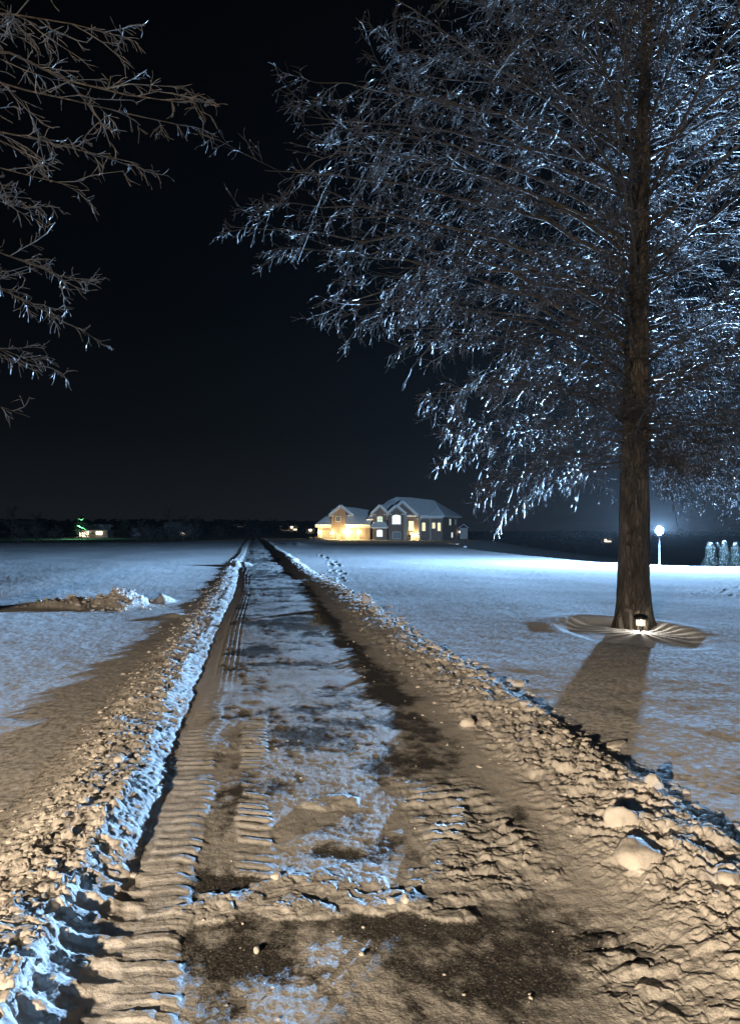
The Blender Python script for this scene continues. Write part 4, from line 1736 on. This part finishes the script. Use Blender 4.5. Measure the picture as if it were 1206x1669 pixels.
# frosted globe: the lamp itself.  Emission is shaped, dimmed steeply downward, to even out the lawn
GR = .20
yd = bpy.data.lights.new('yard_light', 'POINT')
yd.energy = YARD_W
yd.color = YARD_COL
yd.shadow_soft_size = GR
yd.use_soft_falloff = False
yd.use_nodes = True
lt = yd.node_tree
lt.nodes.clear()
geo = N(lt, 'ShaderNodeNewGeometry')
sp = N(lt, 'ShaderNodeSeparateXYZ')
lt.links.new(geo.outputs['Incoming'], sp.inputs[0])
mu = N(lt, 'ShaderNodeMath', operation='MULTIPLY')
mu.inputs[1].default_value = -1.0
lt.links.new(sp.outputs['Z'], mu.inputs[0])
mxm = N(lt, 'ShaderNodeMath', operation='MAXIMUM')
mxm.inputs[1].default_value = .045
lt.links.new(mu.outputs[0], mxm.inputs[0])
dv = N(lt, 'ShaderNodeMath', operation='DIVIDE')
dv.inputs[0].default_value = .045
lt.links.new(mxm.outputs[0], dv.inputs[1])
pwn = N(lt, 'ShaderNodeMath', operation='POWER')
pwn.inputs[1].default_value = 1.05
lt.links.new(dv.outputs[0], pwn.inputs[0])
em = N(lt, 'ShaderNodeEmission')
lt.links.new(pwn.outputs[0], em.inputs['Strength'])
lo = N(lt, 'ShaderNodeOutputLight')
lt.links.new(em.outputs[0], lo.inputs[0])
yo = bpy.data.objects.new('yard_light', yd)
COL.objects.link(yo)
yo.parent = yl
yo.location = (0, 0, hgt)
m = MB()
GI = GR * .97
m.lathe([(GI * math.sin(PI * max(k, .25) / 10), -GI * math.cos(PI * max(k, .25) / 10)) for k in range(10)] + [(GI * .1, GI * .99)], (0, 0, hgt), 16)
m.build('globe', emis('yard_globe_glow', (.80, .92, 1.0), 40), yl, True)

# ------------------------------------------------------------------ warm lantern on a post behind the camera
wl_ = empty('drive_lantern', (WARM_POS[0], WARM_POS[1], ground_z(WARM_POS[0], WARM_POS[1])))
tag(wl_, 'warm lantern on a post behind the viewer that lights the near snow', 'lamp post')
hg = WARM_POS[2] - wl_.location.z
m = MB()
m.lathe([(.08, 0), (.05, .1), (.04, hg - .3), (.12, hg - .25), (.12, hg - .2)], n=10)
m.build('pole', M['metal'], wl_, True)
m = MB()
m.lathe([(.20, hg + .25), (.24, hg + .27), (.03, hg + .40)], n=10)
m.build('lamp_cap', M['metal'], wl_, True)
add_point('lantern_light', (0, 0, hg), WARM_COL, WARM_W, .12, wl_)

# ------------------------------------------------------------------ solar garden light by the tree
gx_, gy_ = 4.82, 13.22
gz_ = ground_z(gx_, gy_)
gl = empty('garden_light', (gx_, gy_, gz_))
gl.scale = (1.25, 1.25, 1.25)
tag(gl, 'small black capped garden light at the foot of the oak throwing star shaped rays', 'garden light')
m = MB()
m.lathe([(.008, -.1), (.010, .0), (.012, .075), (.030, .085), (.032, .095)], n=12)
m.build('stake', M['metal'], gl, True)
NR = 18
m = MB()
for k in range(NR):
    a = 2 * PI * k / NR + .1
    r0, r1, wd = .040, .062, 2 * PI / NR * (.74 + .12 * math.sin(k * 2.7))
    pts = []
    for rr, aa in ((r0, a - wd / 2), (r1, a - wd / 2), (r1, a), (r1, a + wd / 2), (r0, a + wd / 2)):
        pts.append((rr * math.cos(aa), rr * math.sin(aa)))
    m.prism(pts, .095, .185)
m.build('shade_rib', emis('frosted_rib', (1.0, .93, .80), .22), gl)
m = MB()
m.lathe([(.085, .186), (.100, .195), (.100, .222), (.085, .245), (.03, .262)], n=20)
m.build('cap', M['metal'], gl, True)
m = MB()
m.lathe([(.004, .100), (.008, .104), (.008, .112), (.004, .116)], n=8)
m.build('bulb', emis('garden_bulb', (1.0, .92, .78), 30), gl, True)
add_point('garden_glow', (0, 0, .150), (1.0, .90, .74), 34, .005, gl)

# ------------------------------------------------------------------ columnar evergreens by the right edge
M['conifer'] = simple('conifer_leaf', (.022, .034, .022), .8, var=.4, scale=4)
M['frost_leaf'] = simple('frosted_leaf', (.22, .23, .24), .7, var=.3)


def arborvitae(px, Y, h, w, lab, seed):
    x = (px - 603) / FPX * Y
    rt = empty('arborvitae', (x, Y, ground_z(x, Y) - .05))
    tag(rt, lab, 'evergreen', 'columnar evergreens at the right edge')
    m = MB()
    m.lathe([(.09, 0), (.06, h * .5), (.02, h * .95)], n=7)
    m.build('trunk', M['limb'], rt)
    r = np.random.RandomState(seed)
    n = 4200
    t = r.rand(n) ** .9
    prof = w * np.interp(t, [0, .12, .5, .85, 1.0], [.75, 1.0, .78, .42, .12])
    a = r.rand(n) * 2 * PI
    rad = prof * (.62 + .42 * r.rand(n)) * (1 + .20 * np.sin(a * 3 + t * 9 + seed) + .16 * np.sin(a * 2 - t * 17 + seed * 2))
    C = np.stack([rad * np.cos(a), rad * np.sin(a), .08 + t * (h - .1)], 1)
    s = .07 + .06 * r.rand(n)
    d = np.stack([np.cos(a), np.sin(a), .8 + .5 * r.rand(n)], 1)
    d /= np.linalg.norm(d, axis=1)[:, None]
    e = np.stack([-np.sin(a), np.cos(a), r.normal(size=n) * .4], 1)
    V = np.stack([C - e * s[:, None] * .5, C + e * s[:, None] * .5, C + d * s[:, None] * 1.6], 1).reshape(-1, 3)
    F = np.arange(n * 3).reshape(-1, 3)
    frost = (r.rand(n) < .10 + .22 * t).astype(int)
    mesh_np('foliage', V, F, [M['conifer'], M['frost_leaf']], rt, smooth=False, midx=frost)
    V, F = ico(2, seed + 3, .2)
    mesh_np('snow_cap', V * np.array([w * .34, w * .34, .26]) + (0, 0, h - .1), F, M['clod'], rt)
    return rt


for i, (px, Y, h, w, lab) in enumerate([
        (1157, 60, 884, .62, 'leftmost of the snow tipped columnar evergreens at the right edge'),
        (1168, 62, 885, .36, 'slimmest columnar evergreen, second from the left in the row'),
        (1180, 60, 882, .52, 'tallest columnar evergreen, third from the left in the row'),
        (1198, 60, 884, .55, 'columnar evergreen next to the picture edge, fourth in the row'),
        (1219, 60, 884, .55, 'columnar evergreen cut by the right picture edge, fifth in the row')]):
    h = EYE - (h - HOR) / FPX * Y - ground_z((px - 603) / FPX * Y, Y)
    arborvitae(px, Y, h, w, lab, 40 + i)

# ------------------------------------------------------------------ green lit evergreen with farm house at far left
M['far_white'] = simple('far_white_wall', (.55, .55, .56), .8)


def farm(px, Y, w, h, lab, wins, roofsnow=True, wall='far_white', name='farm_house'):
    x, y, z = far_spot(px, Y)
    rt = empty(name, (x, y, z))
    tag(rt, lab, 'building')
    m = MB()
    m.box((0, 0, h / 2), (w, 8, h))
    m.build('wall', M[wall], rt)
    m = MB()
    slab(m, [(-w / 2 - .4, -4.5, h), (w / 2 + .4, -4.5, h), (w / 2 + .4, 0, h + 2), (-w / 2 - .4, 0, h + 2)], .25)
    slab(m, [(-w / 2 - .4, 0, h + 2), (w / 2 + .4, 0, h + 2), (w / 2 + .4, 4.5, h), (-w / 2 - .4, 4.5, h)], .25)
    m.build('roof', M['roof_snow'], rt)
    for dx, dz, ww, wh in wins:
        m = MB()
        m.box((dx, -4.06, dz), (ww, .1, wh))
        m.build('window', M['win_far'], rt)
    return rt


M['win_far'] = emis('far_lit_window', (1.0, .80, .52), 6.0)
farm(157, 262, 11, 2.6, 'low farm house with warm lit windows behind the green lit evergreen at far left', [(-3.6, 1.5, 1.2, 1.0), (-1.8, 1.9, 1.6, 1.3), (2.6, 1.8, 2.0, 1.1), (-2.6, .8, 3.0, .3)])
farm(285, 420, 9, 4.4, 'pale two storey farm house half hidden by the bare trees of the left scrub', [])
farm(228, 300, 4, 1.2, 'low pale shed left of the scrub', [])
farm(303, 330, 3, 1.6, 'tiny building with one white light right of the scrub', [(0, 1.2, .8, .8)])
farm(390, 620, 8, 3.0, 'far farm with white lights on the horizon left of the driveway end', [(-1.5, 2.8, 2.2, 1.0), (1.5, 2.3, 1.4, .8)])
farm(472, 520, 12, 3.4, 'far farm with several lights between driveway end and garage', [(-4, 2.6, 1.2, 1.0), (-1, 1.6, 1.0, 1.0), (2.0, 2.8, 1.3, 1.2), (4.3, 1.2, 2.2, .5)])
farm(507, 420, 5, 2.6, 'far building with a yellow light just left of the garage', [(0, 2.0, 1.5, .9)])
farm(986, 700, 10, 3.4, 'far farm with a white light left of the oak trunk', [(-1, 3.0, 1.6, 1.2), (1.0, 1.4, 6.0, .5)])

# evergreen with light string
ex, ey, ez = far_spot(133, 235)
ev = empty('evergreen_tree', (ex, ey, ez))
tag(ev, 'evergreen at far left lit green with a string of lights', 'tree')
m = MB()
m.lathe([(.25, 0), (.18, 3), (.05, 7)], n=7)
m.build('trunk', M['dark_twig'], ev)
r = np.random.RandomState(9)
n = 3200
t = r.rand(n)
a = r.rand(n) * 2 * PI
rad = (2.9 * (1 - t) ** .8 + .15) * (.4 + .65 * r.rand(n)) * (1 + .25 * np.sin(t * 40))
C = np.stack([rad * np.cos(a), rad * np.sin(a), .6 + t * 6.8], 1)
s = .18 + .2 * r.rand(n)
e = np.stack([-np.sin(a), np.cos(a), r.normal(size=n) * .3], 1)
d = np.stack([np.cos(a), np.sin(a), -.2 + .4 * r.rand(n)], 1)
V = np.stack([C - e * s[:, None] * .5, C + e * s[:, None] * .5, C + d * s[:, None] * 1.8], 1).reshape(-1, 3)
mesh_np('crown', V, np.arange(n * 3).reshape(-1, 3), M['conifer'], ev, smooth=False)
m = MB()
pts = [Vector((-.3, -2.6, 4.4)), Vector((.8, -2.6, 3.9)), Vector((2.2, -2.6, 3.3)), Vector((3.9, -2.6, 2.0))]
m.tube(pts, [.12, .07, .06, .04], 6)
m.tube([Vector((-.4, -1.4, 6.6)), Vector((.6, -1.3, 6.2)), Vector((1.3, -1.2, 6.7))], [.06, .12, .05], 6)
m.build('light_string', emis('green_lights', (.45, 1.0, .60), .75), ev, True)
add_point('green_light', (.6, -3.4, 4.2), (.25, 1.0, .40), 900, .1, ev)

# ------------------------------------------------------------------ night air
m = MB()
m.box((0, 500, 22), (11800, 9400, 76))
hzb = m.build('haze', None)
hzb.data.materials.clear()
hm = bpy.data.materials.new('thin_haze')
hm.use_nodes = True
t = hm.node_tree
t.nodes.clear()
pv = N(t, 'ShaderNodeVolumePrincipled')
pv.inputs['Color'].default_value = (.86, .90, .96, 1)
pv.inputs['Density'].default_value = .000042
pv.inputs['Anisotropy'].default_value = .35
om = N(t, 'ShaderNodeOutputMaterial')
t.links.new(pv.outputs[0], om.inputs['Volume'])
hzb.data.materials.append(hm)
tag(hzb, 'thin haze in the night air', kind='stuff')

print('TRIS', sum(len(o.data.polygons) * 2 for o in COL.objects if o.type == 'MESH'), TW1)
